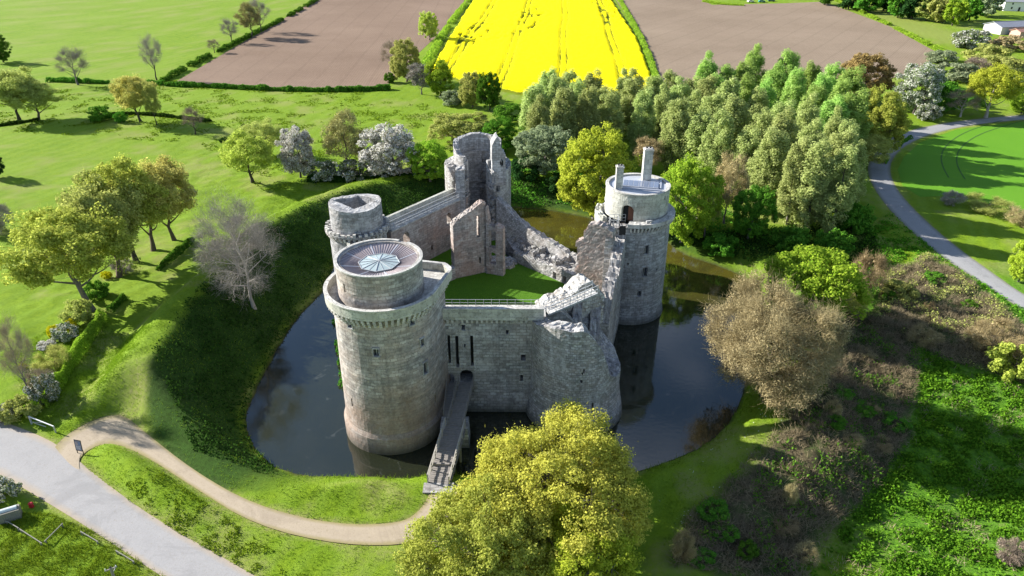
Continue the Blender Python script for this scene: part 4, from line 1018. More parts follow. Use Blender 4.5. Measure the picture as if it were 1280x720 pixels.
# ---- footbridge to the gate
BR = thing('footbridge', (-7.0, 68, 0), 'timber footbridge with railings crossing the moat to the arched gate', 'bridge')
gx = FA[0] + GATE[0]; gz = GATE[1] - GATE[3]
E0 = np.array((gx, 76.6)); E1 = np.array((-6.95, 69.4)); E2 = np.array((-8.25, 60.6))
def deck(A, B, za, zb, w, th, m):
    d = (B - A) / np.linalg.norm(B - A); n = np.array((-d[1], d[0])) * w / 2; P = []
    n_ = max(2, int(np.linalg.norm(B - A) / .28))
    for i in range(n_):
        t0, t1 = i / n_, (i + .88) / n_; p = A + (B - A) * t0; q = A + (B - A) * t1; z0 = za + (zb - za) * t0; z1 = za + (zb - za) * t1; j = .012 * ((i * 5) % 3)
        m.hexa([(p[0] - n[0], p[1] - n[1], z0 - th), (p[0] + n[0], p[1] + n[1], z0 - th), (q[0] + n[0], q[1] + n[1], z1 - th), (q[0] - n[0], q[1] - n[1], z1 - th), (p[0] - n[0], p[1] - n[1], z0 + j), (p[0] + n[0], p[1] + n[1], z0 + j), (q[0] + n[0], q[1] + n[1], z1 + j), (q[0] - n[0], q[1] - n[1], z1 + j)])
def rail(A, B, za, zb, off, m, posts, h=1.05, t=.1, rails=(.35, .7, 1.05)):
    d = (B - A) / np.linalg.norm(B - A); n = np.array((-d[1], d[0])) * off; a = A + n; b = B + n
    for r in rails: m.bar((a[0], a[1], za + r * h), (b[0], b[1], zb + r * h), t * .8, t)
    for i in range(posts):
        q = a + (b - a) * i / (posts - 1); z = za + (zb - za) * i / (posts - 1); m.bar((q[0], q[1], z - .25), (q[0], q[1], z + h * 1.08), t * 1.1)
zb_ = 2.6; za_ = gz; ze_ = 2.15
m = MB(); deck(E0, E1, za_, zb_ + .55, 1.9, .15, m); m.build('drawbridge_deck', M_WOOD, BR)
m = MB(); deck(E1, E2, zb_ + .5, ze_, 2.3, .15, m); m.build('deck', M_WOOD, BR)
for s in (-1, 1):
    m = MB(); rail(E0, E1, za_, zb_ + .55, s * .95, m, 6, t=.08); m.build('drawbridge_railing', M_WOOD, BR)
    m = MB(); rail(E1, E2, zb_ + .5, ze_, s * 1.22, m, 6, h=1.1, t=.13); m.build('railing', M_RAILW, BR)
m = MB()
for s in (-1, 0, 1):
    d = (E2 - E1) / np.linalg.norm(E2 - E1); n = np.array((-d[1], d[0])) * s * 1.2
    m.bar((E1[0] + n[0], E1[1] + n[1], zb_ + .18), (E2[0] + n[0], E2[1] + n[1], ze_ - .32), .25, .3)
m.build('beams', M_WOOD, BR)
for (yy, tt) in ((66.2, .33), (63.2, .7)):
    p = E1 + (E2 - E1) * tt
    m = MB(); m.bar((p[0] - 1.3, p[1], zb_ + .0), (p[0] + 1.3, p[1], zb_ - .1), .25)
    for s in (-1.2, 1.2): m.bar((p[0] + s, p[1], -1.5), (p[0] + s, p[1], zb_ - .1), .25)
    m.build('trestle', M_WOOD, BR)
# stone pier carrying the inner end, with the small side drawbridge
m = MB(); m.hexa([(-9.0, 68.9, -1.5), (-5.2, 68.9, -1.5), (-5.2, 71.6, -1.5), (-9.0, 71.6, -1.5), (-8.8, 69.1, 2.95), (-5.4, 69.1, 2.95), (-5.4, 71.4, 2.95), (-8.8, 71.4, 2.95)]); m.build('pier', STONE['wall'], BR)
S0 = np.array((FA[0] + wf[1][0], 76.6)); S1 = np.array((S0[0] - .1, 71.2))
m = MB(); deck(S0, S1, za_ - .1, 3.0, .95, .12, m); m.build('side_deck', M_WOOD, BR)
for s in (-1, 1):
    m = MB(); rail(S0, S1, za_ - .1, 3.0, s * .5, m, 4, t=.07); m.build('side_railing', M_WOOD, BR)
m = MB(); m.hexa([(-9.9, 59.2, 1.2), (-6.7, 59.2, 1.2), (-6.5, 60.7, 1.2), (-9.9, 60.7, 1.2), (-9.9, 59.2, 2.1), (-6.7, 59.2, 2.1), (-6.5, 60.7, 2.14), (-9.9, 60.7, 2.14)]); m.build('abutment', STONE['wall'], BR)
# ------------------------------------------------------------------ trees and shrubs
def bark(name, c):
    t = NT(name); n = t.noise(t.mapv(t.obj(), (3, 3, .7)), 2.5, 5, .7)
    return t.bsdf(t.mix(n, [k * .6 for k in c], [k * 1.4 for k in c]), .95, t.bump(n, .5, .1), .1)
BARK = {'grey': bark('bark_grey', (.17, .155, .135)), 'dark': bark('bark_dark', (.07, .06, .05)), 'pale': bark('bark_pale', (.36, .33, .29)), 'brown': bark('bark_brown', (.13, .10, .075))}
def leaf(name, c1, c2, tr=.35, c3=None, f3=.0):
    """leaves: two tones, mixed leaf by leaf and clump by clump, some light let through; c3 = blossom or dry leaves"""
    t = NT(name); g = t.n('NewGeometry'); oi = t.n('ObjectInfo')
    ri = g.outputs['Random Per Island']; n = t.noise(t.obj(), .45, 3, .6)
    k = t.n('Math', {0: ri, 1: n}, operation='ADD').outputs[0]
    c = t.mix(t.ramp(k, [(.55, 0), (1.0, 1)]), c1, c2)
    if c3 is not None:
        r2 = t.n('Math', {0: t.n('Math', {0: ri, 1: 7.31}, operation='MULTIPLY').outputs[0]}, operation='FRACT').outputs[0]
        n3 = t.noise(t.obj(), .9, 3, .6); q = t.n('Math', {0: r2, 1: t.ramp(n3, [(.35, 0), (.65, .5)])}, operation='ADD').outputs[0]
        c = t.mix(t.ramp(q, [(1 - f3, 0), (1 - f3 + .03, 1)]), c, c3)
    hs = t.n('HueSaturation', {'Hue': t.n('MapRange', {0: oi.outputs['Random'], 3: .484, 4: .514}).outputs[0], 'Saturation': 1.0, 'Value': t.n('MapRange', {0: oi.outputs['Random'], 3: .80, 4: 1.2}).outputs[0], 'Color': c})
    c = hs.outputs[0]
    d = t.n('BsdfDiffuse', {'Color': c}); tl = t.n('BsdfTranslucent', {'Color': c}); m = t.n('MixShader', {0: tr, 1: d.outputs[0], 2: tl.outputs[0]})
    t.t.links.new(m.outputs[0], t.out.inputs['Surface']); return t.m
LEAF = {
    'gold': leaf('leaf_gold_green', (.30, .35, .03), (.48, .52, .06), .45),
    'goldbrown': leaf('leaf_golden_oak', (.33, .32, .05), (.52, .49, .09), .45),
    'lime': leaf('leaf_lime', (.30, .38, .03), (.48, .55, .06), .5),
    'yellowgreen': leaf('leaf_yellow_green', (.33, .41, .06), (.52, .60, .12), .5),
    'olive': leaf('leaf_olive', (.30, .34, .08), (.46, .49, .14), .45),
    'oakbronze': leaf('leaf_bronze', (.36, .34, .09), (.53, .48, .14), .45),
    'poplar': leaf('leaf_poplar', (.27, .35, .10), (.50, .58, .21), .45),
    'poplarlime': leaf('leaf_poplar_lime', (.22, .38, .07), (.43, .60, .16), .5),
    'green': leaf('leaf_green', (0.049, 0.161, 0.017), (0.119, 0.280, 0.028), .35),
    'bright': leaf('leaf_bright_green', (.18, .33, .025), (.36, .50, .05), .5),
    'sage': leaf('leaf_sage', (.19, .25, .13), (.33, .39, .22), .4),
    'dark': leaf('leaf_dark', (0.015, 0.045, 0.012), (0.035, 0.085, 0.020), .25),
    'tan': leaf('leaf_tan', (0.288, 0.228, 0.108), (0.456, 0.372, 0.192), .3),
    'buff': leaf('leaf_buff', (0.300, 0.258, 0.120), (0.480, 0.420, 0.216), .35),
    'brown': leaf('leaf_brown', (0.221, 0.156, 0.065), (0.338, 0.234, 0.091), .3),
    'blossom': leaf('leaf_blossom', (.20, .21, .12), (.32, .32, .20), .35, (.78, .76, .70), .45),
    'hawthorn': leaf('leaf_hawthorn', (.10, .17, .05), (.22, .27, .12), .35, (.62, .62, .55), .20),
    'yellowflower': leaf('leaf_yellow_shrub', (0.420, 0.400, 0.010), (0.620, 0.580, 0.020), .3),
    'twig': leaf('twig_grey', (.21, .19, .155), (.35, .32, .27), .0),
    'twigpink': leaf('twig_pinkish', (.22, .175, .13), (.34, .28, .21), .0),
    'twigolive': leaf('twig_budding', (0.210, 0.190, 0.080), (0.330, 0.300, 0.120), .1),
    'bramble': leaf('bramble_stems', (.12, .105, .06), (.32, .265, .16), .1),
    'deepgreen_shade': leaf('leaf_deep_green_shade', (0.015, 0.040, 0.008), (0.045, 0.100, 0.015), .25),  # deep green; also carries painted shade on the west slope and by the wood
    'tussock': leaf('leaf_tussock', (.10, .20, .010), (.19, .30, .018), .35),
    'weed': leaf('weed_leaf', (0.050, 0.160, 0.010), (0.130, 0.290, 0.020), .35),
    'grassblade': leaf('grass_blade', (0.120, 0.220, 0.012), (0.200, 0.300, 0.020), .35),
    'drystem': leaf('dry_stem', (0.260, 0.210, 0.120), (0.420, 0.350, 0.220), .2),
}
def rdirs(rng, n):
    v = rng.normal(size=(n, 3)); return v / np.linalg.norm(v, axis=1)[:, None]
def leaf_quads(rng, C, size, up=.35, out=None, aspect=.7, curl=.25):
    """one bent four-cornered leaf spray at every point of C"""
    n = len(C); N = rdirs(rng, n); N[:, 2] = np.abs(N[:, 2]) * (1 - up) + up * 1.0
    if out is not None: N = N + out * .9
    N /= np.linalg.norm(N, axis=1)[:, None]
    A = np.cross(N, rdirs(rng, n)); A /= np.linalg.norm(A, axis=1)[:, None] + 1e-9; B = np.cross(N, A)
    s = size * rng.uniform(.55, 1.35, (n, 1)); a = A * s; b = B * s * aspect; c = N * s * curl
    P = np.stack([C - a + c * rng.uniform(-1, 1, (n, 1)), C - b - c * .5, C + a + c * rng.uniform(-1, 1, (n, 1)), C + b - c * .5], 1).reshape(-1, 3)
    return P, np.arange(n * 4).reshape(-1, 4)
def blades(rng, P, D, length, width):
    """thin twigs or grass blades from P along D"""
    n = len(P); L = length * rng.uniform(.6, 1.3, (n, 1)); S = np.cross(D, rdirs(rng, n)); S /= np.linalg.norm(S, axis=1)[:, None] + 1e-9
    w = width * .5; bend = rdirs(rng, n) * L * .12
    V = np.stack([P - S * w, P + S * w, P + D * L + bend + S * w * .25, P + D * L + bend - S * w * .25], 1).reshape(-1, 3)
    return V, np.arange(n * 4).reshape(-1, 4)
def tubes(paths, sides=5):
    """paths: list of (points, radii)"""
    V = []; F = []; b = 0
    for P, R in paths:
        P = np.asarray(P, float); T = np.gradient(P, axis=0); T /= np.linalg.norm(T, axis=1)[:, None] + 1e-9
        X = np.cross(T, np.array([.3, .9, .1])); X /= np.linalg.norm(X, axis=1)[:, None] + 1e-9; Y = np.cross(T, X)
        a = np.arange(sides) * 2 * pi / sides
        ring = P[:, None, :] + (X[:, None, :] * np.cos(a)[None, :, None] + Y[:, None, :] * np.sin(a)[None, :, None]) * np.asarray(R)[:, None, None]
        n = len(P); V.append(ring.reshape(-1, 3))
        i = np.arange(n - 1)[:, None]; k = np.arange(sides)[None, :]; k2 = (k + 1) % sides
        F.append((b + np.stack([i * sides + k + 0 * i, i * sides + k2, (i + 1) * sides + k2, (i + 1) * sides + k], -1)).reshape(-1, 4)); b += n * sides
    return np.concatenate(V), np.concatenate(F)
def tree_proto(seed, H, R, begin=.3, nclump=70, leaves=5000, lsize=.3, shape='round', twigs=0, r0=None, lean=(0, 0), crad=.22, hollow=.55, nprim=9, trunks=1, sparse=0.0, sub=True, twl=.18, tww=1.3):
    """returns (wood mesh, crown mesh) for a tree of height H and crown radius R"""
    rng = np.random.default_rng(seed); r0 = r0 or H * .026
    cz0 = H * begin; ch = H - cz0
    # clump centres through the crown volume
    C = []
    ph = rng.uniform(0, 6.28, 6)
    while len(C) < nclump:
        d = rdirs(rng, 1)[0]; rr = rng.uniform(0, 1) ** (1 / 3) if rng.random() > hollow else rng.uniform(.8, 1.0)
        az = atan2(d[1], d[0]); lump = 1 + .13 * sin(3 * az + ph[0] + d[2] * 2) + .10 * sin(5 * az + ph[1] - d[2] * 4) + .08 * sin(2 * az + ph[2])
        p = d * rr * lump
        t = (p[2] + 1) / 2
        if shape == 'poplar':
            w = (min(1.0, t * 3.0 + .35)) * (1 - max(0, (t - .42) / .70) ** 2.0) ; w = max(w, .05); p = np.array([p[0] * w / max(.35, sqrt(max(.01, 1 - d[2] ** 2))) * .8, p[1] * w / max(.35, sqrt(max(.01, 1 - d[2] ** 2))) * .8, p[2]])
        elif shape == 'dome':
            if p[2] < -.55: continue
            p[2] = p[2] * 1.0
        elif shape == 'round' and p[2] < -.9: continue
        C.append([p[0] * R * (1 - crad * .5), p[1] * R * (1 - crad * .5), cz0 + (p[2] + 1) / 2 * ch * .97])
    C = np.array(C); C[:, 0] += lean[0] * C[:, 2] / H; C[:, 1] += lean[1] * C[:, 2] / H
    paths = []; 
    tops = []
    for q in range(trunks):
        n = 9; t = np.linspace(0, 1, n); ta = rng.uniform(0, 6.28); sp = 0 if trunks == 1 else R * .35
        topz = H * (.92 if shape == 'poplar' else .72)
        wob = np.cumsum(rng.normal(0, R * .035, (n, 2)), 0); wob[0] = 0
        P = np.stack([lean[0] * t * topz / H + wob[:, 0] + cos(ta) * sp * t, lean[1] * t * topz / H + wob[:, 1] + sin(ta) * sp * t, t * topz - .3 * (t == 0)], 1)
        rad = r0 * (1 - .85 * t) * (1 + .5 * np.exp(-t * 14)) / (1 if trunks == 1 else 1.4)
        paths.append((P, rad)); tops.append((P, rad))
    prim = []
    for k in range(nprim):
        P, rad = tops[k % trunks]; t = min(.96, max(.22, begin * .9) + (0.95 - max(.22, begin * .9)) * (k + rng.random()) / nprim) if shape != 'poplar' else .15 + .8 * (k + rng.random()) / nprim
        i = t * (len(P) - 1); a = int(i); f = i - a; s = P[a] * (1 - f) + P[min(a + 1, len(P) - 1)] * f; rs = np.interp(i, np.arange(len(P)), rad) * .62
        tgt = C[(np.argmin(np.abs((np.arctan2(C[:, 1], C[:, 0]) - (k * 2.4) + pi) % (2 * pi) - pi) + .12 * np.abs(C[:, 2] - (s[2] + R * .5)) / 1.0))]
        e = s + (tgt - s) * .86; m = (s + e) / 2 + np.array([0, 0, -.10 * np.linalg.norm(e - s) if shape != 'poplar' else 0]) + rng.normal(0, R * .05, 3)
        tt = np.linspace(0, 1, 7)[:, None]; Q = s * (1 - tt) ** 2 + m * 2 * tt * (1 - tt) + e * tt ** 2
        rr = rs * (1 - .8 * tt[:, 0]); paths.append((Q, rr)); prim.append((Q, rr))
    nodes = np.concatenate([q[1:] for q, _ in prim] + [P[3:] for P, _ in tops]); nr = np.concatenate([r[1:] for _, r in prim] + [r[3:] for _, r in tops])
    ends = []
    if sub:
        for c in C:
            d = np.linalg.norm(nodes - c, axis=1) + np.maximum(0, nodes[:, 2] - c[2]) * 1.2; j = int(np.argmin(d)); s = nodes[j]
            L = np.linalg.norm(c - s)
            m = (s + c) / 2 + rng.normal(0, .08, 3) * L; tt = np.linspace(0, 1, 5)[:, None]; Q = s * (1 - tt) ** 2 + m * 2 * tt * (1 - tt) + c * tt ** 2
            r1 = min(nr[j] * .7, r0 * .22); paths.append((Q, r1 * (1 - .85 * tt[:, 0]))); ends.append((Q, r1))
    wv, wf_ = tubes(paths, 5)
    V = []; F = []; b = 0
    if leaves:
        w = rng.uniform(.4, 1.6, nclump); w /= w.sum(); idx = rng.choice(nclump, leaves, p=w)
        cr = R * crad * rng.uniform(.7, 1.3, nclump)
        off = rdirs(rng, leaves) * (rng.uniform(.15, 1, (leaves, 1)) ** .55) * cr[idx][:, None]
        off[:, 2] *= (1.3 if shape == 'poplar' else .72)
        pts = C[idx] + off; out = off / (np.linalg.norm(off, axis=1)[:, None] + 1e-6)
        pts[:, 2] = np.maximum(pts[:, 2], .15)
        v, f = leaf_quads(rng, pts, lsize, out=out); V.append(v); F.append(f + b); b += len(v)
    if twigs:
        base = []; dirs = []
        per = max(1, twigs // nclump)
        for (Q, _), c in zip(ends, C):
            i = rng.integers(1, 5, per); p = Q[i] + rng.normal(0, .05 * R, (per, 3)); cen = np.array([lean[0] * .6, lean[1] * .6, cz0 + ch * .3])
            o = c - cen; o /= np.linalg.norm(o) + 1e-6; d = o * .8 + rdirs(rng, per) * .9 + np.array([0, 0, .35]); d /= np.linalg.norm(d, axis=1)[:, None]
            base.append(p); dirs.append(d)
            # a second generation from the middle of the first
            base.append(p + d * R * .12); d2 = d + rdirs(rng, per) * .8; d2 /= np.linalg.norm(d2, axis=1)[:, None]; dirs.append(d2)
        base = np.concatenate(base); dirs = np.concatenate(dirs)
        v, f = blades(rng, base, dirs, R * twl, .010 * R ** .5 * tww); V.append(v); F.append(f + b); b += len(v)
    V = np.concatenate(V); F = np.concatenate(F)
    return np_mesh('trunk', wv, wf_, smooth=True), np_mesh('crown', V, F), H, R
PROTO = {
    'oak': [tree_proto(101 + i, 13, 5.6, .24, 170, 24000, .155, 'dome', crad=.19, hollow=.6, nprim=13, r0=.34, twigs=2500, twl=.10, tww=.8) for i in range(3)],
    'dense': [tree_proto(111 + i, 11, 5.2, .06, 190, 32000, .155, 'round', crad=.17, hollow=.7, nprim=8) for i in range(3)],
    'poplar': [tree_proto(121 + i, 19, 3.6, .05, 150, 26000, .165, 'poplar', crad=.27, hollow=.7, nprim=14, r0=.25, sub=False) for i in range(5)],
    'bare': [tree_proto(131 + i, 12, 4.4, .22, 130, 0, .2, 'dome', twigs=4500, hollow=.5, nprim=14, r0=.26) for i in range(3)],
    'sparse': [tree_proto(141 + i, 12, 4.4, .18, 110, 6500, .15, 'dome', twigs=5000, hollow=.55, nprim=12, r0=.24, crad=.2) for i in range(3)],
    'shrub': [tree_proto(151 + i, 3.0, 2.2, .02, 50, 5000, .13, 'round', crad=.24, hollow=.7, nprim=6, r0=.06) for i in range(3)],
    'bareshrub': [tree_proto(161 + i, 3.0, 2.2, .02, 60, 500, .10, 'round', twigs=5000, crad=.24, hollow=.6, nprim=6, r0=.06) for i in range(2)],
    'far': [tree_proto(171 + i, 12, 5.5, .06, 70, 3200, .55, 'round', crad=.22, hollow=.7, nprim=6, sub=False) for i in range(3)],
}
NUSE = {}
RT = random.Random(77)
def plant(kind, x, y, z, H, R, lf, bk, label, cat='tree', group=None, name='tree', rot=None, lean=(0, 0), proto=None):
    if proto is None:
        L = PROTO[kind]; i = NUSE.get(kind, 0); NUSE[kind] = i + 1; proto = L[i % len(L)]
    wm, cm, pH, pR = proto
    o = thing(name, (x, y, z), label, cat, group, world=False)
    o.rotation_euler = (lean[0], lean[1], RT.uniform(0, 6.28) if rot is None else rot); o.scale = (R / pR, R / pR, H / pH)
    for nm, me, m in (('trunk' if name != 'shrub' else 'stems', wm, BARK[bk]), ('crown' if name != 'shrub' else 'foliage', cm, LEAF[lf])):
        c = bpy.data.objects.new(nm, me); COL.objects.link(c); c.parent = o
        if not me.materials: me.materials.append(m)
        c.material_slots[0].link = 'OBJECT'; c.material_slots[0].material = m
    return o
def plant_px(kind, ub, vb, vt, wpx, lf, bk, label, cat='tree', group=None, name='tree', **k):
    """foot of the tree at picture pixel ub, vb; vt: pixel row of its top; wpx: crown width in pixels"""
    x, y, z = ground_px(ub, vb)
    H = max(1.0, atY(ub, vt, y)[2] - z); R = wpx / 2 / pxm(x, y, z + H * .6)
    # the top seen in the picture is the far shoulder of the crown: allow for its depth
    H = max(H * .55, H - R * .30)
    return plant(kind, x, y, tz(x, y) - .05, H, R, lf, bk, label, cat, group, name, **k)

# two big trees in front
x, y = 4.4, 53.6
plant(None, x, y, tz(x, y), 12.2, 9.4, 'goldbrown', 'grey', 'huge round golden green tree in front of the castle, beside the footbridge',
      proto=tree_proto(201, 12.2, 9.4, .10, 620, 120000, .115, 'round', crad=.115, hollow=.75, nprim=22, r0=.55, twigs=1500, twl=.035))
x, y = -3.4, 47.2
plant(None, x, y, tz(x, y), 10.6, 7.0, 'yellowgreen', 'grey', 'bright yellow green tree at the lower edge, below the huge golden tree',
      proto=tree_proto(202, 10.6, 7.0, .10, 360, 70000, .115, 'round', crad=.13, hollow=.6, nprim=16, r0=.4, twigs=1200, twl=.04))
x, y = 6.4, 46.2
plant(None, x, y, tz(x, y), 8.8, 5.2, 'lime', 'grey', 'smaller yellow green tree at the lower edge, right of its brighter neighbour',
      proto=tree_proto(203, 8.8, 5.2, .10, 260, 44000, .115, 'round', crad=.14, hollow=.6, nprim=14, r0=.35, twigs=1200, twl=.05))

# oaks along the western bank
plant_px('oak', 115, 388, 240, 140, 'yellowgreen', 'grey', 'leaning spreading oak with pale trunk, nearest the road in the western row', group='oaks on the western bank', lean=(0, -.12))
plant_px('oak', 149, 346, 205, 105, 'olive', 'brown', 'olive leaved oak on the western bank with small yellow bush at its foot', group='oaks on the western bank')
plant_px('oak', 171, 328, 190, 100, 'yellowgreen', 'dark', 'dark forked oak in the middle of the western bank row', group='oaks on the western bank')
plant_px('oak', 192, 313, 192, 92, 'oakbronze', 'brown', 'bronze tinted oak in the western bank row', group='oaks on the western bank')
plant_px('oak', 218, 300, 186, 80, 'oakbronze', 'brown', 'slim oak at the far end of the western bank row', group='oaks on the western bank')
# bare and flowering trees on the bank
plant(None, *(lambda q: (q[0], q[1], tz(q[0], q[1])))(ground_px(318, 385)[:2]), 20.5, 6.2, 'twig', 'pale', 'tall bare grey tree standing on the dark inner slope of the moat', lean=(0, -.10),
      proto=tree_proto(204, 20.5, 6.2, .12, 230, 0, .2, 'round', twigs=8000, twl=.16, tww=.8, hollow=.5, nprim=22, r0=.26))
plant_px('bare', 300, 345, 255, 90, 'twig', 'pale', 'smaller bare grey tree rooted on the slope beside the tall bare one')
plant_px('dense', 376, 222, 150, 46, 'blossom', 'dark', 'slender leaning tree covered in white blossom')
plant_px('oak', 316, 228, 158, 68, 'yellowgreen', 'dark', 'small open yellow green tree beside the slender white blossom tree')
plant_px('sparse', 330, 195, 142, 56, 'olive', 'brown', 'thin olive tree behind the small open yellow green one')
plant_px('sparse', 438, 218, 130, 64, 'twigolive', 'brown', 'thinly leaved olive brown tree between two blossoming trees')
plant_px('dense', 490, 224, 146, 76, 'blossom', 'grey', 'broad round tree white with blossom behind the shorter round tower')
plant_px('shrub', 448, 226, 190, 50, 'hawthorn', 'dark', 'white flecked hawthorn bush under the thin olive brown tree', 'bush', name='shrub')
plant_px('shrub', 405, 224, 196, 40, 'hawthorn', 'dark', 'low flowering bush on the bank left of the olive brown tree', 'bush', name='shrub')
plant_px('dense', 538, 226, 168, 52, 'bright', 'grey', 'bright green bushy tree left of the hollow ruined tower')
plant_px('dense', 578, 180, 130, 74, 'olive', 'brown', 'olive round tree rising behind the hollow ruined tower')
plant_px('dense', 625, 190, 140, 50, 'green', 'brown', 'dark green tree behind the turret of the hollow ruined tower')
# hedgerow between pasture and rapeseed
plant_px('dense', 508, 102, 42, 40, 'olive', 'brown', 'olive ivy grown tree at the corner of the mauve ploughed field')
plant_px('bare', 492, 92, 46, 30, 'twigpink', 'grey', 'bare pinkish tree at the ploughed field corner')
plant_px('sparse', 527, 118, 72, 36, 'twig', 'grey', 'grey leafless thicket tree in the hedge below the rapeseed')
plant_px('dense', 537, 50, 10, 24, 'yellowgreen', 'dark', 'small round tree alone on the edge between ploughed field and rapeseed')
plant_px('dense', 550, 120, 68, 36, 'bright', 'dark', 'bright green tree at the near left corner of the rapeseed')
plant_px('dense', 590, 134, 84, 34, 'olive', 'dark', 'olive tree at the near edge of the rapeseed, left one of a pair', group='pair of trees by the rapeseed')
plant_px('dense', 612, 138, 84, 30, 'green', 'dark', 'ivy green tree at the near edge of the rapeseed, right one of a pair', group='pair of trees by the rapeseed')
plant_px('shrub', 567, 130, 108, 34, 'sage', 'dark', 'grey green bush in the hedge between the bright tree and the pair', 'bush', name='shrub')
plant_px('shrub', 487, 103, 88, 14, 'green', 'dark', 'small dark green bush at the tip of the field hedge', 'bush', name='shrub')
plant_px('shrub', 638, 150, 124, 46, 'green', 'dark', 'green bush at the foot of the rapeseed field', 'bush', name='shrub')
# pasture trees, far left
plant_px('bare', 98, 106, 52, 38, 'twig', 'grey', 'bare round headed tree alone in the left pasture')
plant_px('bare', 196, 100, 38, 28, 'twig', 'dark', 'tall thin bare tree near the ploughed field corner')
plant_px('oak', 176, 152, 84, 52, 'oakbronze', 'dark', 'bronze headed pasture tree with dark ivy trunk')
plant_px('sparse', 196, 156, 98, 22, 'olive', 'dark', 'narrow ivy clad tree close beside the bronze headed one')
plant_px('bare', 244, 168, 130, 26, 'twigpink', 'dark', 'small pollarded tree with a leaning dark trunk in the pasture')
plant_px('oak', 24, 150, 74, 66, 'olive', 'dark', 'olive crowned tree at the left edge of the pasture hedge, first of two')
plant_px('oak', 48, 150, 92, 56, 'olive', 'brown', 'olive brown tree right of its taller neighbour at the left edge')
plant_px('dense', 4, 78, 40, 26, 'green', 'dark', 'green tree cut by the left edge of the pasture')
plant_px('dense', -4, 222, 186, 22, 'dark', 'dark', 'dark evergreen cut by the left edge')
plant_px('bareshrub', 2, 290, 250, 40, 'twig', 'grey', 'pale twiggy bush at the left edge below the dark evergreen', 'bush', name='shrub')
for (u, v, vt, w, lf, lab) in ((268, 66, 46, 16, 'twigpink', 'tiny bare tree at the low end of the ploughed field hedge'), (290, 54, 18, 24, 'twig', 'bare tree second along the ploughed field hedge'), (314, 47, -2, 32, 'twigolive', 'tall budding tree on the ploughed field hedge'), (326, 40, -6, 28, 'twig', 'tall grey tree at the far end of the ploughed field hedge')):
    plant_px('bare' if 'bare' in lab or 'grey' in lab else 'sparse', u, v, vt, w, lf, 'dark', lab, group='trees along the ploughed field hedge')
plant_px('shrub', 128, 150, 128, 30, 'green', 'dark', 'dark round bush in the pasture, larger of two', 'bush', name='shrub')
plant_px('shrub', 152, 152, 136, 18, 'green', 'dark', 'dark round bush in the pasture, smaller of two', 'bush', name='shrub')
plant_px('shrub', 281, 178, 170, 12, 'dark', 'dark', 'small dark bush on the pasture ditch', 'bush', name='shrub')

# poplar wood
def poplar_wood():
    r = random.Random(5); pts = []
    A = [(672, 205), (700, 200), (730, 198), (762, 196), (795, 194), (818, 192), (668, 186), (694, 182), (724, 180), (752, 178), (784, 176), (808, 172), (684, 168), (716, 166), (742, 164), (772, 160)]
    for u, v in A: pts.append((u + r.uniform(-5, 5), v + r.uniform(-3, 3), 'poplar', 0))
    B = [(842, 214), (868, 222), (893, 232), (922, 240), (855, 196), (884, 204), (912, 212), (944, 222), (972, 236), (845, 178), (872, 184), (902, 190), (932, 198), (962, 208), (992, 220),
         (958, 262), (985, 280), (1012, 290), (1040, 288), (1002, 252), (1030, 262), (1056, 262), (830, 162), (862, 166), (1024, 232), (1048, 240)]
    for u, v in B: pts.append((u + r.uniform(-6, 6), v + r.uniform(-4, 4), 'poplar', 1))
    Cc = [(892, 170), (920, 174), (948, 180), (978, 190), (1006, 200), (1032, 212), (898, 152), (926, 154), (954, 160), (984, 168), (1012, 178), (1040, 190), (1056, 206), (938, 140), (970, 146), (1000, 152), (1028, 162), (1052, 176), (880, 148)]
    for u, v in Cc: pts.append((u + r.uniform(-5, 5), v + r.uniform(-3, 3), 'poplarlime', 2))
    LB = ['silvery olive poplar in the block standing in front of the rapeseed', 'olive green poplar in the dense wood behind the eastern tower', 'lime green poplar in the back rows of the dense wood']
    GR = ['poplars in front of the rapeseed', 'poplars in the near rows of the wood', 'poplars in the back rows of the wood']
    for u, v, lf, g in pts:
        x, y, z = ground_px(u, v)
        H = r.uniform(15, 18.5) if g == 0 else (r.uniform(14.5, 19) if g == 1 else r.uniform(16.5, 19.5)); R = r.uniform(3.3, 4.9) if g < 2 else r.uniform(4.0, 5.4)
        plant('poplar', x, y, z, H, R, lf, 'grey', LB[g], group=GR[g])
poplar_wood()
# trees on the far bank of the moat
plant_px('dense', 679, 218, 146, 76, 'sage', 'grey', 'grey green round willow on the far bank beside the golden round tree')
plant_px('dense', 742, 272, 146, 98, 'gold', 'grey', 'large golden green round tree just left of the tower with chimneys')
plant_px('dense', 852, 302, 186, 80, 'bright', 'grey', 'bright green tree just right of the tower with chimneys')
plant_px('sparse', 808, 222, 164, 40, 'tan', 'grey', 'small tan tree above the tower with chimneys')
plant_px('sparse', 905, 280, 186, 48, 'tan', 'grey', 'thin tan tree in the shade in front of the poplar wood')
plant_px('dense', 935, 300, 224, 52, 'green', 'grey', 'dark green bushy tree at the foot of the poplar wood')
plant_px('sparse', 880, 296, 214, 40, 'olive', 'grey', 'slight olive tree between bright green tree and thin tan tree')
for i, (u, v, vt, w, lf, lab) in enumerate(((985, 312, 276, 50, 'green', 'dark bush on the shaded bank left of the bright green bank tree'), (1040, 318, 282, 44, 'green', 'dark bush on the shaded ground below the poplar wood'), (900, 316, 288, 44, 'green', 'low green bush at the far water edge of the moat'), (1065, 290, 246, 46, 'green', 'green bush at the right corner of the poplar wood'), (700, 240, 212, 40, 'dark', 'dark bush on the far bank below the grey green willow'), (655, 225, 190, 40, 'dark', 'dark green bush right of the hollow ruined tower'))):
    plant_px('shrub', u, v, vt, w, lf, 'dark', lab, 'bush', name='shrub')
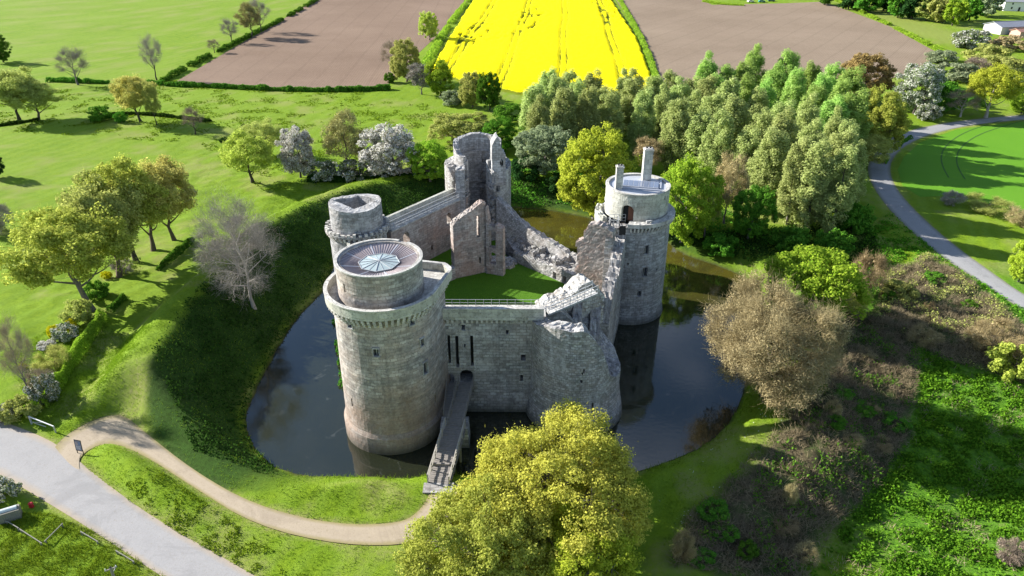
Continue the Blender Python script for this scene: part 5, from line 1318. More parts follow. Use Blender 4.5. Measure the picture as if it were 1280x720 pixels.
# around the lane, upper right
plant_px('dense', 1090, 196, 104, 64, 'yellowgreen', 'brown', 'yellow green tree beside the bend of the lane')
plant_px('sparse', 1080, 214, 160, 56, 'olive', 'brown', 'lower olive tree in front of the yellow green one at the lane bend')
plant_px('dense', 1074, 128, 56, 66, 'brown', 'brown', 'brown leaved tree behind the poplar wood')
plant_px('dense', 1142, 142, 68, 58, 'hawthorn', 'dark', 'big dark tree topped with white blossom beside the ploughed field')
plant_px('shrub', 1180, 138, 98, 44, 'green', 'dark', 'mid green bush right of the white topped dark tree', 'bush', name='shrub')
plant_px('oak', 1232, 147, 70, 66, 'gold', 'pale', 'golden tree with two pale trunks by the far end of the lane')
plant_px('bare', 1200, 146, 104, 44, 'twigpink', 'pale', 'bare pinkish tree left of the golden tree by the lane')
plant_px('shrub', 1158, 150, 124, 30, 'hawthorn', 'dark', 'small flowering bush by the lane verge', 'bush', name='shrub')
plant_px('dense', 1262, 120, 88, 50, 'sage', 'grey', 'soft grey green tree right behind the golden tree')
plant_px('dense', 1276, 142, 112, 30, 'bright', 'grey', 'light green tree cut by the right edge above the lane')
for i, (u, v, vt, w, k, lf, lab) in enumerate(((1195, 100, 70, 60, 'shrub', 'sage', 'pale sage bush at the corner of the far meadow'), (1232, 78, 48, 50, 'shrub', 'olive', 'olive bush below the farm shed'), (1212, 60, 28, 46, 'shrub', 'hawthorn', 'creamy flowering bush left of the farm shed'), (1262, 62, 38, 50, 'shrub', 'tan', 'tan twiggy bush in front of the farm shed'),
                                              (1218, 92, 66, 40, 'bareshrub', 'twigpink', 'bare pinkish bush behind the golden tree'), (1250, 92, 62, 60, 'shrub', 'olive', 'large olive bush above the golden tree'), (1176, 78, 56, 40, 'shrub', 'sage', 'small sage bush at the tip of the far meadow'), (1270, 88, 72, 30, 'shrub', 'hawthorn', 'white flowering bush near the right edge'))):
    plant_px(k, u, v, vt, w, lf, 'dark', lab, 'bush', name='shrub')
r_ = random.Random(9)
FARL = [(1060, 12, 'dark'), (1085, 16, 'green'), (1105, 14, 'dark'), (1122, 22, 'green'), (1140, 24, 'dark'), (1158, 26, 'olive'), (1172, 28, 'olive'), (1190, 32, 'bright'), (1210, 26, 'green'), (1228, 20, 'sage'), (1030, 6, 'green'), (1095, 4, 'green'), (1130, 6, 'dark'), (1180, 8, 'green'), (1232, 8, 'sage')]
for i, (u, v, lf) in enumerate(FARL):
    plant_px('far', u, v, v - 34 - r_.uniform(0, 8), r_.uniform(28, 40), lf, 'dark', {'dark': 'very dark tree in the belt along the top right meadow', 'green': 'mid green tree in the belt along the top right meadow', 'olive': 'olive yellow tree near the right end of the top right belt', 'bright': 'light green tree near the right end of the top right belt', 'sage': 'grey green tree beside the white farm roofs'}[lf], group={'dark': 'very dark trees of the top right belt', 'green': 'mid green trees of the top right belt', 'olive': 'olive trees of the top right belt', 'bright': None, 'sage': 'grey green trees by the farm'}[lf])
for i in range(7):
    plant_px('far', 640 + i * 0 + (-60 + i * 14), -8 - (i % 2) * 4, -34, 20, 'olive', 'dark', 'far olive tree on the hedge above the rapeseed', group='far trees above the rapeseed')

# east bank: buff tree, bright sycamore, scrub
x, y, z = ground_px(948, 503)
plant(None, x + 1.2, y + 1.5, z, 15.5, 8.4, 'buff', 'dark', 'broad buff coloured tree overhanging the eastern moat', 
      proto=tree_proto(205, 15.5, 8.4, .10, 460, 60000, .105, 'round', twigs=20000, twl=.10, crad=.13, hollow=.65, nprim=20, r0=.42))
plant_px('dense', 1004, 400, 294, 116, 'bright', 'grey', 'vivid green tree just behind the buff tree on the east bank')
plant_px('bareshrub', 1078, 372, 312, 50, 'tan', 'grey', 'tall tan twiggy bush right of the vivid green tree', 'bush', name='shrub')
plant_px('bareshrub', 1062, 392, 350, 50, 'olive', 'grey', 'olive twiggy bush under the vivid green tree', 'bush', name='shrub')
plant_px('dense', 1272, 352, 296, 34, 'lime', 'grey', 'yellow green sapling cut by the right edge beside the lane')
for i, (u, v, vt, w, k, lf, lab) in enumerate(((1235, 262, 240, 60, 'bareshrub', 'olive', 'olive scrub patch on the edge of the cereal field'), (1275, 280, 256, 44, 'bareshrub', 'tan', 'tan scrub patch at the right edge of the cereal field'), (1190, 255, 236, 30, 'bareshrub', 'twig', 'small grey scrub at the tip of the cereal field'),
    (985, 630, 604, 22, 'bareshrub', 'buff', 'small buff bush on the dark bramble slope'), (852, 700, 666, 34, 'bareshrub', 'tan', 'tan bush at the foot of the grassy berm'), (1262, 700, 672, 40, 'bareshrub', 'twigpink', 'pinkish twiggy bush in the rough meadow'), (1240, 440, 396, 70, 'bareshrub', 'tan', 'pale tan thicket near the lower end of the lane'), (1262, 470, 420, 60, 'shrub', 'yellowgreen', 'yellow green bush at the edge below the pale thicket'),
    (1150, 432, 404, 40, 'bareshrub', 'buff', 'buff thicket at the left of the bramble patch'), (1120, 372, 346, 44, 'shrub', 'olive', 'olive bush at the top of the bramble patch'))):
    plant_px(k, u, v, vt, w, lf, 'dark', lab, 'bush', name='shrub')
# garden shrubs along the western hedge
for (u, v, vt, w, k, lf, lab) in ((90, 412, 398, 15, 'shrub', 'yellowflower', 'round bright yellow bush, upper of two beside the hedge'), (68, 420, 404, 16, 'shrub', 'yellowflower', 'round bright yellow bush, lower of two beside the hedge'), (134, 348, 337, 13, 'shrub', 'yellowflower', 'small bright yellow bush by the oak trunk'),
    (30, 462, 452, 10, 'shrub', 'yellowflower', 'tiny yellow bush at the foot of the bare sapling'),
    (100, 400, 372, 36, 'shrub', 'olive', 'olive leaved bush below the leaning oak'), (122, 372, 348, 34, 'shrub', 'green', 'dark green bush behind the leaning oak trunk'), (84, 424, 402, 30, 'shrub', 'hawthorn', 'white flowering bush between the yellow bushes and the hedge'),
    (58, 434, 424, 24, 'shrub', 'blossom', 'low white flowering bush left of the hedge'), (70, 462, 432, 44, 'bareshrub', 'olive', 'olive twiggy bush in the middle of the hedge'), (52, 486, 458, 40, 'bareshrub', 'twigpink', 'pinkish twiggy bush near the bare sapling'),
    (60, 502, 466, 34, 'shrub', 'hawthorn', 'rounded bush flecked white beside the field gate'), (28, 520, 494, 44, 'shrub', 'olive', 'olive green bush at the road verge'), (6, 522, 502, 30, 'shrub', 'hawthorn', 'pale flowering bush at the left end of the road verge'), (42, 518, 500, 20, 'shrub', 'bright', 'bright green bush next to the field gate'),
    (156, 340, 322, 26, 'bareshrub', 'twig', 'grey bush between two oaks on the bank'), (6, 622, 596, 38, 'shrub', 'hawthorn', 'white flecked bush behind the grey bin by the road')):
    plant_px(k, u, v, vt, w, lf, 'dark', lab, 'bush', name='shrub')
plant_px('bare', 40, 500, 392, 44, 'twigpink', 'grey', 'slender bare sapling beside the western hedge')

def slope_bushes():
    r = random.Random(12)
    for k in range(26):
        u, v = [(r.uniform(860, 1110), r.uniform(560, 715)), (r.uniform(1000, 1130), r.uniform(425, 560)), (r.uniform(1110, 1260), r.uniform(350, 450))][k % 3]
        x, y, z = ground_px(u, v)
        if min(float(sdist(np.array([x]), np.array([y]), b)[0]) for b in BRAMBLE) > -.8: continue
        g = k % 2
        plant('shrub' if g else 'bareshrub', x, y, z, r.uniform(1.0, 2.0), r.uniform(.9, 2.0), 'green' if g else 'tan', 'dark', 'low green bush growing out of the bramble slope' if g else 'low brown twiggy bush tangled in the brambles', 'bush', 'green bushes in the brambles' if g else 'brown bushes in the brambles', name='shrub')
slope_bushes()
# ------------------------------------------------------------------ ground growth that nobody could count
def scatter(name, n, poly_, mask, kind, size, mat, lab, cat, seed, off=.05):
    rng = np.random.default_rng(seed); P = np.asarray(poly_); lo = P.min(0); hi = P.max(0)
    x = rng.uniform(lo[0], hi[0], n * 3); y = rng.uniform(lo[1], hi[1], n * 3)
    k = (sdist(x, y, P) < 0)
    if mask is not None: k &= rng.uniform(0, 1, len(x)) < mask(x, y)
    x = x[k][:n]; y = y[k][:n]; z = terrain(x, y) + off
    if 'courtyard' in lab: z = z * 0 + 4.0
    C = np.stack([x, y, z], 1); m = len(C)
    if kind == 'leaf': 
        C[:, 2] += rng.uniform(0, 1, m) ** 2 * size[2]; v, f = leaf_quads(rng, C, size[0], up=.5)
    else:
        D = rdirs(rng, m) * size[3]; D[:, 2] = np.abs(D[:, 2]) + 1 - size[3] * .6; D /= np.linalg.norm(D, axis=1)[:, None]; v, f = blades(rng, C, D, size[0], size[1])
    return tag(mobj(name, np_mesh(name, v, f), LEAF[mat]), lab, cat, kind='stuff')
BANKP = poly(((60, 560), (250, 380), (300, 300), (350, 230), (600, 225), (700, 235), (860, 300), (960, 330), (1010, 420), (1000, 520), (900, 640), (780, 720), (300, 720), (110, 600)), 2)
offroad = lambda x, y: np.where(np.minimum(np.minimum(sdist(x, y, RP['road']), sdist(x, y, RP['path'])), sdist(x, y, RP['lane'])) > .25, 1.0, 0.0)
landm = lambda x, y: np.where(sdist(x, y, MOAT) > .2, 1.0, 0.0) * offroad(x, y)
clump = lambda s, a, b, q=1: (lambda x, y: sstep(a, b, fbm(x / s, y / s, 71 + q, 3)))
slope_az = lambda x, y: np.degrees(np.arctan2(y - CEN[1], x - CEN[0])) % 360
def bank_shade_mask(x, y):  # where dark leaves paint the shade of the bank
    az = slope_az(x, y); dc = np.interp(az, TAB[:, 0], TAB[:, 1]); d = sdist(x, y, MOAT)
    return ((d > .1) & (d < dc * 1.02)) * sstep(20, 50, az) * (1 - sstep(224, 236, az)) * (.25 + .75 * clump(2.5, .4, .6)(x, y))
LEFTB = poly(((180, 430), (240, 300), (340, 220), (600, 215), (640, 260), (400, 380), (330, 470), (340, 585), (240, 560)), 3)
scatter('undergrowth', 60000, LEFTB, bank_shade_mask, 'leaf', (.15, 0, .45), 'deepgreen_shade', 'ivy and nettles covering the inner slope of the western bank, darkened to stand for its shade', 'undergrowth', 1)
FARB = np.array([(-10, 144), (10, 148), (24, 140), (36, 128), (44, 118), (52, 128), (40, 150), (12, 168), (-12, 164)])
scatter('undergrowth', 16000, FARB, lambda x, y: landm(x, y) * (.2 + .8 * clump(3, .4, .6)(x, y)), 'leaf', (.22, 0, .6), 'green', 'green nettles along the far bank of the moat', 'undergrowth', 2)
scatter('grass', 90000, BANKP, lambda x, y: landm(x, y) * (1 - .9 * np.minimum(1, bank_shade_mask(x, y) * 2)) * (.35 + .65 * clump(1.6, .42, .6, 3)(x, y)), 'blade', (.26, .05, 0, .9), 'grassblade', 'short tufted grass on the banks round the moat', 'grass', 3, .0)
fringe = lambda x, y: (np.abs(sdist(x, y, MOAT) - .55) < .5) * (.3 + .7 * clump(1.5, .35, .6, 5)(x, y))
scatter('grass', 9000, poly(((280, 500), (300, 600), (420, 610), (560, 612), (800, 640), (960, 540), (960, 470), (900, 540), (780, 585), (560, 590), (400, 588), (330, 560), (300, 480)), 0), fringe, 'blade', (.5, .06, 0, .8), 'grassblade', 'long bright grass fringing the water edge', 'grass', 4, .0)
MEAD = poly(((1000, 740), (1060, 640), (1120, 560), (1140, 440), (1290, 470), (1400, 560), (1400, 740)), 0)
nb = lambda x, y: 1 - np.maximum(1 - sstep(-.5, 1.5, sdist(x, y, BRAMBLE[0])), 1 - sstep(-.5, 1.5, sdist(x, y, BRAMBLE[1])))
scatter('weeds', 70000, MEAD, lambda x, y: nb(x, y) * (.06 + .94 * clump(1.5, .45, .58, 7)(x, y)), 'leaf', (.15, 0, .55), 'weed', 'lush green weeds of the rough meadow below the berm', 'weeds', 5)
scatter('dry_stems', 9000, MEAD, lambda x, y: nb(x, y) * clump(2.2, .58, .66, 9)(x, y), 'blade', (.6, .05, 0, 1.0), 'drystem', 'pale dry stems lying among the meadow weeds', 'weeds', 6)
scatter('weeds', 30000, poly(((1040, 460), (1080, 300), (1120, 260), (1300, 400), (1290, 470), (1140, 440)), 1), lambda x, y: nb(x, y) * offroad(x, y) * (.1 + .9 * clump(2, .42, .6, 8)(x, y)), 'leaf', (.17, 0, .4), 'weed', 'weedy green verge between the wood and the lane', 'weeds', 7)
for k, n in ((0, 60000), (1, 30000)):
    scatter('brambles', n, BRAMBLE[k], lambda x, y: .15 + .85 * clump(1.7, .40, .58, 11)(x, y), 'blade', (.75, .045, 0, 1.25), 'bramble', ('brown bramble thicket on the slope outside the berm', 'brown bramble thicket below the curving lane')[k], 'brambles', 8 + k, .1)
    scatter('bramble_leaves', n // 3, BRAMBLE[k], lambda x, y: clump(2.2, .52, .66, 13)(x, y), 'leaf', (.14, 0, .9), 'olive' if k else 'green', ('dull green leaves growing through the bramble slope', 'olive green leaves growing through the brambles below the lane')[k], 'brambles', 12 + k, .2)
PAST = poly(((0, 165), (0, 120), (200, 100), (480, 112), (560, 140), (520, 215), (330, 240), (250, 180)), 2)
scatter('rushes', 26000, PAST, lambda x, y: clump(4, .5, .62, 15)(x, y) * landm(x, y), 'leaf', (.24, 0, .25), 'tussock', 'tussocky rushes across the wet pasture', 'grass', 15, .05)
VERGE = poly(((190, 600), (320, 690), (520, 700), (520, 760), (330, 760), (180, 660)), 2)
scatter('undergrowth', 22000, poly(((860, 300), (1080, 270), (1110, 330), (1060, 400), (960, 330)), 2), lambda x, y: landm(x, y) * (.3 + .7 * clump(2.5, .4, .6, 23)(x, y)), 'leaf', (.2, 0, .5), 'deepgreen_shade', 'nettles beside the poplar wood, darkened to deepen its shadow', 'undergrowth', 27)  # dark leaf colour adds to the wood's shadow on this ground
scatter('grass', 22000, poly(((0, 440), (60, 400), (130, 400), (200, 440), (150, 510), (60, 540)), 3), lambda x, y: landm(x, y) * (.3 + .7 * clump(1.5, .4, .6, 25)(x, y)), 'blade', (.26, .05, 0, .9), 'grassblade', 'tufted grass on the lawn above the road junction', 'grass', 28, .0)
scatter('grass', 16000, poly(((60, 640), (300, 740), (0, 760), (-60, 640)), 2), lambda x, y: landm(x, y) * (.3 + .7 * clump(1.5, .4, .6, 17)(x, y)), 'blade', (.35, .05, 0, 1.0), 'grassblade', 'ragged grass in the corner below the road', 'grass', 16, .0)
scatter('weeds', 9000, poly(((150, 600), (200, 590), (330, 680), (420, 740), (300, 730), (200, 655)), 2), lambda x, y: landm(x, y) * clump(1.2, .45, .6, 19)(x, y), 'leaf', (.10, 0, .22), 'tussock', 'broad leaved weeds along the road verge', 'weeds', 17)
scatter('undergrowth', 4000, np.array([(-20, 78), (-30, 84), (-31, 102), (-22, 104)]), lambda x, y: (terrain(x, y) > .05) * 1.0, 'leaf', (.2, 0, .5), 'green', 'green weeds on the strip at the foot of the western wall', 'undergrowth', 29)
scatter('grass', 9000, np.array([(-17, 80), (4, 80), (12, 90), (12, 101), (-1, 112), (-8, 118), (-18, 105)]), None, 'blade', (.16, .05, 0, .9), 'weed', 'short grass of the courtyard lawn', 'grass', 30, .0)
r_ = random.Random(4); m = MB()
def flowers():
    rng = np.random.default_rng(44); P = poly(((800, 640), (960, 500), (990, 520), (840, 680)), 2); n = 900
    lo, hi = P.min(0), P.max(0); x = rng.uniform(lo[0], hi[0], n); y = rng.uniform(lo[1], hi[1], n); k = (sdist(x, y, P) < 0) & (fbm(x / 2, y / 2, 5, 3) > .5); x, y = x[k], y[k]
    C = np.stack([x, y, terrain(x, y) + .12], 1); v, f = leaf_quads(rng, C, .06, up=.9)
    tag(mobj('daisies', np_mesh('daisies', v, f), simple('daisy_white', (.75, .75, .7), .7)), 'small white flowers dotting the shaded berm', 'flowers', kind='stuff')
flowers()

# ------------------------------------------------------------------ hedges
def hedge(px, w, h, n, leafm, lab, size=.16, z=2.0, gaps=0.0, seed=1, name='hedge'):
    rng = np.random.default_rng(seed); L = edge(px, z, n=60); s = np.r_[0, np.cumsum(np.hypot(*np.diff(L, axis=0).T))]
    t = rng.uniform(0, s[-1], n)
    if gaps > 0:
        k = vnoise(t / 6, t * 0 + seed, seed) > gaps; t = t[k]
    x = np.interp(t, s, L[:, 0]); y = np.interp(t, s, L[:, 1]); T = np.gradient(L, axis=0); T /= np.linalg.norm(T, axis=1)[:, None]
    tx = np.interp(t, s, T[:, 0]); ty = np.interp(t, s, T[:, 1]); a = rng.uniform(0, 2 * pi, len(t)); q = rng.uniform(.5, 1, len(t)) ** .5
    lump = .65 + .7 * vnoise(t / 1.7, t * 0, seed + 2)
    o = np.cos(a) * q * w * .5 * lump; zz = np.abs(np.sin(a)) * q * h * lump
    x = x - ty * o; y = y + tx * o
    C = np.stack([x, y, terrain(x, y, False) + zz], 1); v, f = leaf_quads(rng, C, size, up=.4)
    return tag(mobj(name, np_mesh(name, v, f), LEAF[leafm]), lab, 'hedge')
hedge(((208, 107), (260, 109), (340, 113), (420, 115), (488, 112)), 2.4, 1.5, 14000, 'green', 'long low hedge along the near edge of the mauve ploughed field', .34, seed=3)
hedge(((203, 103), (240, 82), (300, 52), (360, 22), (400, -2)), 2.6, 1.6, 14000, 'green', 'hedge climbing along the left edge of the mauve ploughed field', .40, seed=4, gaps=.2)
hedge(((772, -4), (792, 30), (812, 72), (822, 108)), 3.0, 1.0, 9000, 'bright', 'green grassy hedge between the rapeseed and the pale ploughed field', .35, seed=5)
hedge(((586, 0), (556, 38), (540, 70), (520, 96)), 3.6, 1.5, 9000, 'bright', 'grassy strip hedge between the mauve ploughed field and the rapeseed', .35, seed=6, gaps=.15)
hedge(((50, 508), (80, 470), (104, 430), (128, 398)), 1.5, 1.7, 20000, 'bright', 'clipped green hedge beside the bushes at the foot of the western bank', .10, 2.5, seed=7)
hedge(((135, 385), (165, 358), (200, 330), (240, 296)), 1.2, 1.0, 12000, 'green', 'dark straggling hedge under the row of oaks', .12, 3, seed=8, gaps=.25)
hedge(((-30, 162), (40, 152), (110, 146), (180, 142), (260, 152), (340, 164)), 1.8, .7, 8000, 'deepgreen_shade', 'dark ditch hedge winding across the pasture', .28, seed=9, gaps=.4)
hedge(((60, 102), (110, 104), (160, 104), (205, 106)), 2.2, 1.4, 6000, 'green', 'dark hedge between upper pasture and lower pasture', .3, seed=10, gaps=.2)
hedge(((385, 226), (430, 226), (480, 230), (545, 232)), 3.0, 1.6, 14000, 'deepgreen_shade', 'dark hedge on the far crest below the blossoming trees', .2, seed=11)
hedge(((1040, -2), (1075, 14), (1120, 36), (1180, 66)), 3, 1.2, 9000, 'bright', 'green hedge between the pale ploughed field and the far meadow', .4, seed=12, gaps=.25)
hedge(((1105, 205), (1112, 190), (1135, 173), (1180, 158)), 1.2, .8, 5000, 'green', 'low hedge along the outer verge of the lane bend', .2, seed=13, gaps=.35)
hedge(((1160, 100), (1190, 120), (1220, 135)), 6, 3.0, 8000, 'green', 'tall shaggy hedge behind the lane end', .3, seed=14)
hedge(((880, 2), (905, 6), (930, 7)), 4, .8, 2500, 'bright', 'short grassy hedge by the parked cars', .4, seed=15)

# ------------------------------------------------------------------ small things
def gz(x, y): return float(terrain(np.array([x]), np.array([y]), False)[0])
def info_sign():
    x, y, z = ground_px(101, 567); t = thing('information_sign', (x, y, z), 'dark framed information board on two short legs beside the sand path', 'sign', world=False); t.rotation_euler.z = radians(-14)
    m = MB()
    m.hexa([(-.48, -.05, .45), (.48, -.05, .45), (.48, .0, .45), (-.48, .0, .45), (-.48, .12, 1.95), (.48, .12, 1.95), (.48, .17, 1.95), (-.48, .17, 1.95)]); m.build('board', simple('sign_black', (.03, .03, .035), .4), t)
    # printed panel: a plan, two pictures and text lines
    def panel(nm, u0, u1, v0, v1, mat, lift=.004):
        m = MB(); f = lambda u, v: (u, -.05 + (v - .45) * .17 / 1.5 - lift, v)
        m.quad(f(u0, v0), f(u1, v0), f(u1, v1), f(u0, v1)); return m.build(nm, mat, t)
    panel('print', -.40, .40, .55, 1.85, simple('sign_print', (.20, .21, .26), .5, var=.6, scale=5))
    panel('picture', -.34, .0, 1.25, 1.7, simple('sign_picture', (.35, .30, .30), .5, var=.5, scale=9), .008)
    panel('picture', .06, .34, 1.3, 1.7, simple('sign_picture', (.14, .20, .32), .5, var=.5, scale=9), .008)
    for i in range(5): panel('text_line', -.34, .30 - .1 * (i % 2), 1.1 - i * .1, 1.13 - i * .1, M_WHITE, .008)
    for s in (-.42, .42):
        m = MB(); m.bar((s, -.02, -.1), (s, .04, .6), .07); m.build('leg', simple('sign_post', (.05, .05, .05), .5), t)
info_sign()
def gate():
    a = ground_px(40, 530); b = ground_px(70, 541); x, y, z = a
    t = thing('field_gate', (x, y, z), 'pale grey swing barrier with braced post at the road verge', 'gate')
    m = MB(); m.bar((x, y, z - .1), (x, y, z + 1.25), .16); m.build('post', M_METAL, t)
    m = MB(); m.bar((b[0], b[1], b[2] - .1), (b[0], b[1], b[2] + 1.0), .13); m.build('post', M_METAL, t)
    m = MB(); m.bar((x, y, z + 1.15), (b[0], b[1], b[2] + 1.02), .10); m.build('rail', M_WHITE, t)
    m = MB(); m.bar((x + .2, y - .1, z + .35), (x + (b[0] - x) * .6, y + (b[1] - y) * .6, z + 1.05), .07); m.bar((x, y, z + .35), (x + (b[0] - x) * .62, y + (b[1] - y) * .62 + .02, z + .4), .07); m.build('brace', M_METAL, t)
gate()
def rails():
    m_ = simple('bleached_rail', (.22, .21, .18), .85)
    data = [(((8, 654), (25, 664)), 'short bleached rail at the left edge of the lower corner'), (((26, 665), (54, 683)), 'longer bleached rail following the short one in the lower corner'), (((57, 681), (80, 658)), 'thin bleached rail set crosswise in the lower corner grass'), (((102, 668), (124, 681)), 'bleached rail close to the road edge'), (((146, 692), (169, 706)), 'bleached rail by the road at the bottom edge, beside the grey pole')]
    for (p, q), lab in data:
        a = ground_px(*p); b = ground_px(*q); t = thing('low_rail', a, lab, 'rail', 'low rails on the grass below the road')
        m = MB(); m.bar((a[0], a[1], a[2] + .45), (b[0], b[1], b[2] + .45), .07, .09); m.build('rail', m_, t)
        for s in (.06, .94):
            c = [a[i] + (b[i] - a[i]) * s for i in range(3)]; m = MB(); m.bar((c[0], c[1], c[2] - .2), (c[0], c[1], c[2] + .42), .12); m.build('post', m_, t)
rails()
def bin_():
    x, y, z = ground_px(14, 648); t = thing('rubbish_bin', (x, y, z), 'grey slatted bin with pale curved lid below the road', 'bin', world=False); t.rotation_euler.z = radians(28)
    m = MB()
    for k in range(-5, 6): m.box(k * .19 - .085, k * .19 + .085, -.55, -.50, .05, 1.25)
    m.box(-1.03, 1.03, -.497, .5, .04, 1.2); m.build('body', simple('bin_grey', (.22, .21, .17), .8), t)
    V = []; n = 8
    for i in range(n + 1):
        a = pi * i / n; V += [(-.8, cos(a) * .28 + .05, 1.2 + sin(a) * .22), (.85, cos(a) * .28 + .05, 1.2 + sin(a) * .22)]
    F = [[2 * i, 2 * i + 1, 2 * i + 3, 2 * i + 2] for i in range(n)] + [[2 * i for i in range(n + 1)], [2 * i + 1 for i in range(n + 1)][::-1]]
    mobj('lid', np_mesh('lid', V, F), simple('lid_pale', (.50, .56, .55), .35), t)
    x, y, z = ground_px(40, 634); t = thing('marker_post', (x, y, z), 'small red post standing in the grass beside the grey bin', 'post', world=False)
    m = MB(); m.obox((0, 0), (1, 0), (0, 1), .2, .14, 0, .55, .85); m.build('body', simple('post_red', (.45, .02, .03), .5), t)
    m = MB(); m.obox((0, 0), (1, 0), (0, 1), .24, .18, .552, .68, .6); m.build('cap', simple('cap_red', (.55, .03, .04), .45), t)
bin_()
def pole():
    x, y, z = ground_px(150, 742); t = thing('utility_pole', (x, y, z), 'weathered grey pole with a short crossarm at the bottom edge', 'pole', world=False); t.rotation_euler.z = .5
    wv, wf_ = tubes([(np.array([(0, 0, -.3), (0, 0, 1.5), (.03, 0, 3.6)]), np.array([.15, .14, .11]))], 8); mobj('post', np_mesh('post', wv, wf_, smooth=True), M_WOOD, t)
    m = MB(); m.bar((-.5, 0, 3.35), (.55, 0, 3.4), .09, .12); m.build('crossarm', M_WOOD, t)
    m = MB(); m.bar((.45, 0, 3.4), (.05, 0, 2.8), .06); m.build('brace', M_METAL, t)
    for s in (-.42, .46):
        m = MB(); m.obox((s, 0), (1, 0), (0, 1), .05, .05, 3.45, 3.62, .6); m.build('insulator', M_WHITE, t)
pole()
# white things on the turf by the east bank: none. farm buildings, upper right
def building(name, x, y, rot, L, W, hw, hr, wall, roof, lab, doors=(), wins=()):
    z = gz(x, y); t = thing(name, (x, y, z), lab, 'building', world=False); t.rotation_euler.z = rot
    m = MB(); l, w = L / 2, W / 2
    m.quad((-l, -w, -.5), (l, -w, -.5), (l, -w, hw), (-l, -w, hw)); m.quad((l, w, -.5), (-l, w, -.5), (-l, w, hw), (l, w, hw))
    m.quad((l, -w, -.5), (l, w, -.5), (l, w, hw), (l, -w, hw)); m.quad((-l, w, -.5), (-l, -w, -.5), (-l, -w, hw), (-l, w, hw))
    i = len(m.v); 
    wv = list(m.v) + [(l, -w, hw), (l, w, hw), (l, 0, hw + hr), (-l, w, hw), (-l, -w, hw), (-l, 0, hw + hr)]
    mobj('wall', np_mesh('wall', wv, [list(f) for f in m.f] + [[i, i + 1, i + 2], [i + 3, i + 4, i + 5]]), wall, t)
    m = MB(); e = .5; k = hr / w
    for s in (-1, 1):
        p = [(-l - e, s * (w + e), hw - e * k), (l + e, s * (w + e), hw - e * k), (l + e, 0, hw + hr), (-l - e, 0, hw + hr)]
        if s > 0: p = [p[1], p[0], p[3], p[2]]
        m.hexa(p[:] + [(a, b, c + .22) for a, b, c in p])
    rf = m.build('roof', roof, t)
    m = MB(); m.box(-l - e, l + e, -.15, .15, hw + hr + .15, hw + hr + .35); m.build('ridge', roof, rf)
    for (a, z0, z1, hw_, mt) in doors:
        m = MB(); m.box(a - hw_, a + hw_, -w - .06, -w - .003, z0, z1); m.build('door', mt, t)
    for (a, z0, z1, hw_) in wins:
        m = MB(); m.box(a - hw_, a + hw_, -w - .06, -w - .003, z0, z1); o = m.build('window', M_WHITE, t); m = MB(); m.box(a - hw_ + .1, a + hw_ - .1, -w - .08, -w - .062, z0 + .1, z1 - .1); m.build('pane', M_DARK, o)
    return t
def corr(name, c):
    t = NT(name); w = t.n('TexWave', {'Vector': t.obj(), 'Scale': .8}).outputs['Fac']; n = t.noise(t.pos(), .5, 4)
    cc = t.mix(n, [k * .85 for k in c], [k * 1.15 for k in c]); return t.bsdf(t.mix(t.ramp(w, [(.3, 0), (1, .2)]), cc, [k * .6 for k in c]), .5, t.bump(w, .4, .1), .4)
WALLW = simple('limewashed_wall', (.50, .49, .46), .9, var=.1, scale=.4)
x, y = G(1262, 40, 2); building('farm_shed', x + 8, y, radians(12), 40, 11, 3.6, 1.6, WALLW, corr('grey_sheet_roof', (.22, .23, .27)), 'long farm shed with grey sheet roof and white end wall', doors=[(-9, 0, 2.8, 1.8, M_DARK), (4, 0, 2.8, 1.8, M_RUST)], wins=[(-14, 1.2, 2.3, .7), (11, 1.2, 2.3, .7)])
x, y = G(1262, 14, 2); building('farmhouse', x + 6, y + 4, radians(-14), 16, 9, 5.2, 3.4, simple('white_render', (.72, .71, .68), .8, var=.05), corr('slate_roof', (.30, .31, .34)), 'white walled farmhouse behind the long grey shed', doors=[(0, 0, 2.2, .5, M_DARK)], wins=[(-4, 1, 2.4, .5), (4, 1, 2.4, .5), (-4, 3.4, 4.6, .5), (4, 3.4, 4.6, .5)])
x, y = G(1252, 0, 2); building('farm_barn', x - 2, y + 16, radians(-20), 18, 10, 4.5, 2.6, WALLW, corr('pale_sheet_roof', (.50, .51, .55)), 'pale roofed barn at the top right corner beyond the farmhouse', doors=[(-3, 0, 3.2, 1.8, M_DARK)])
x, y = G(1268, 42, 2); building('outbuilding', x, y - 8, radians(12), 12, 6, 2.4, 1.0, simple('salmon_wall', (.45, .30, .24), .9), corr('red_tile_roof', (.34, .17, .12)), 'low outbuilding with faded red roof in front of the long grey shed', doors=[(2, 0, 2, .8, M_DARK)])
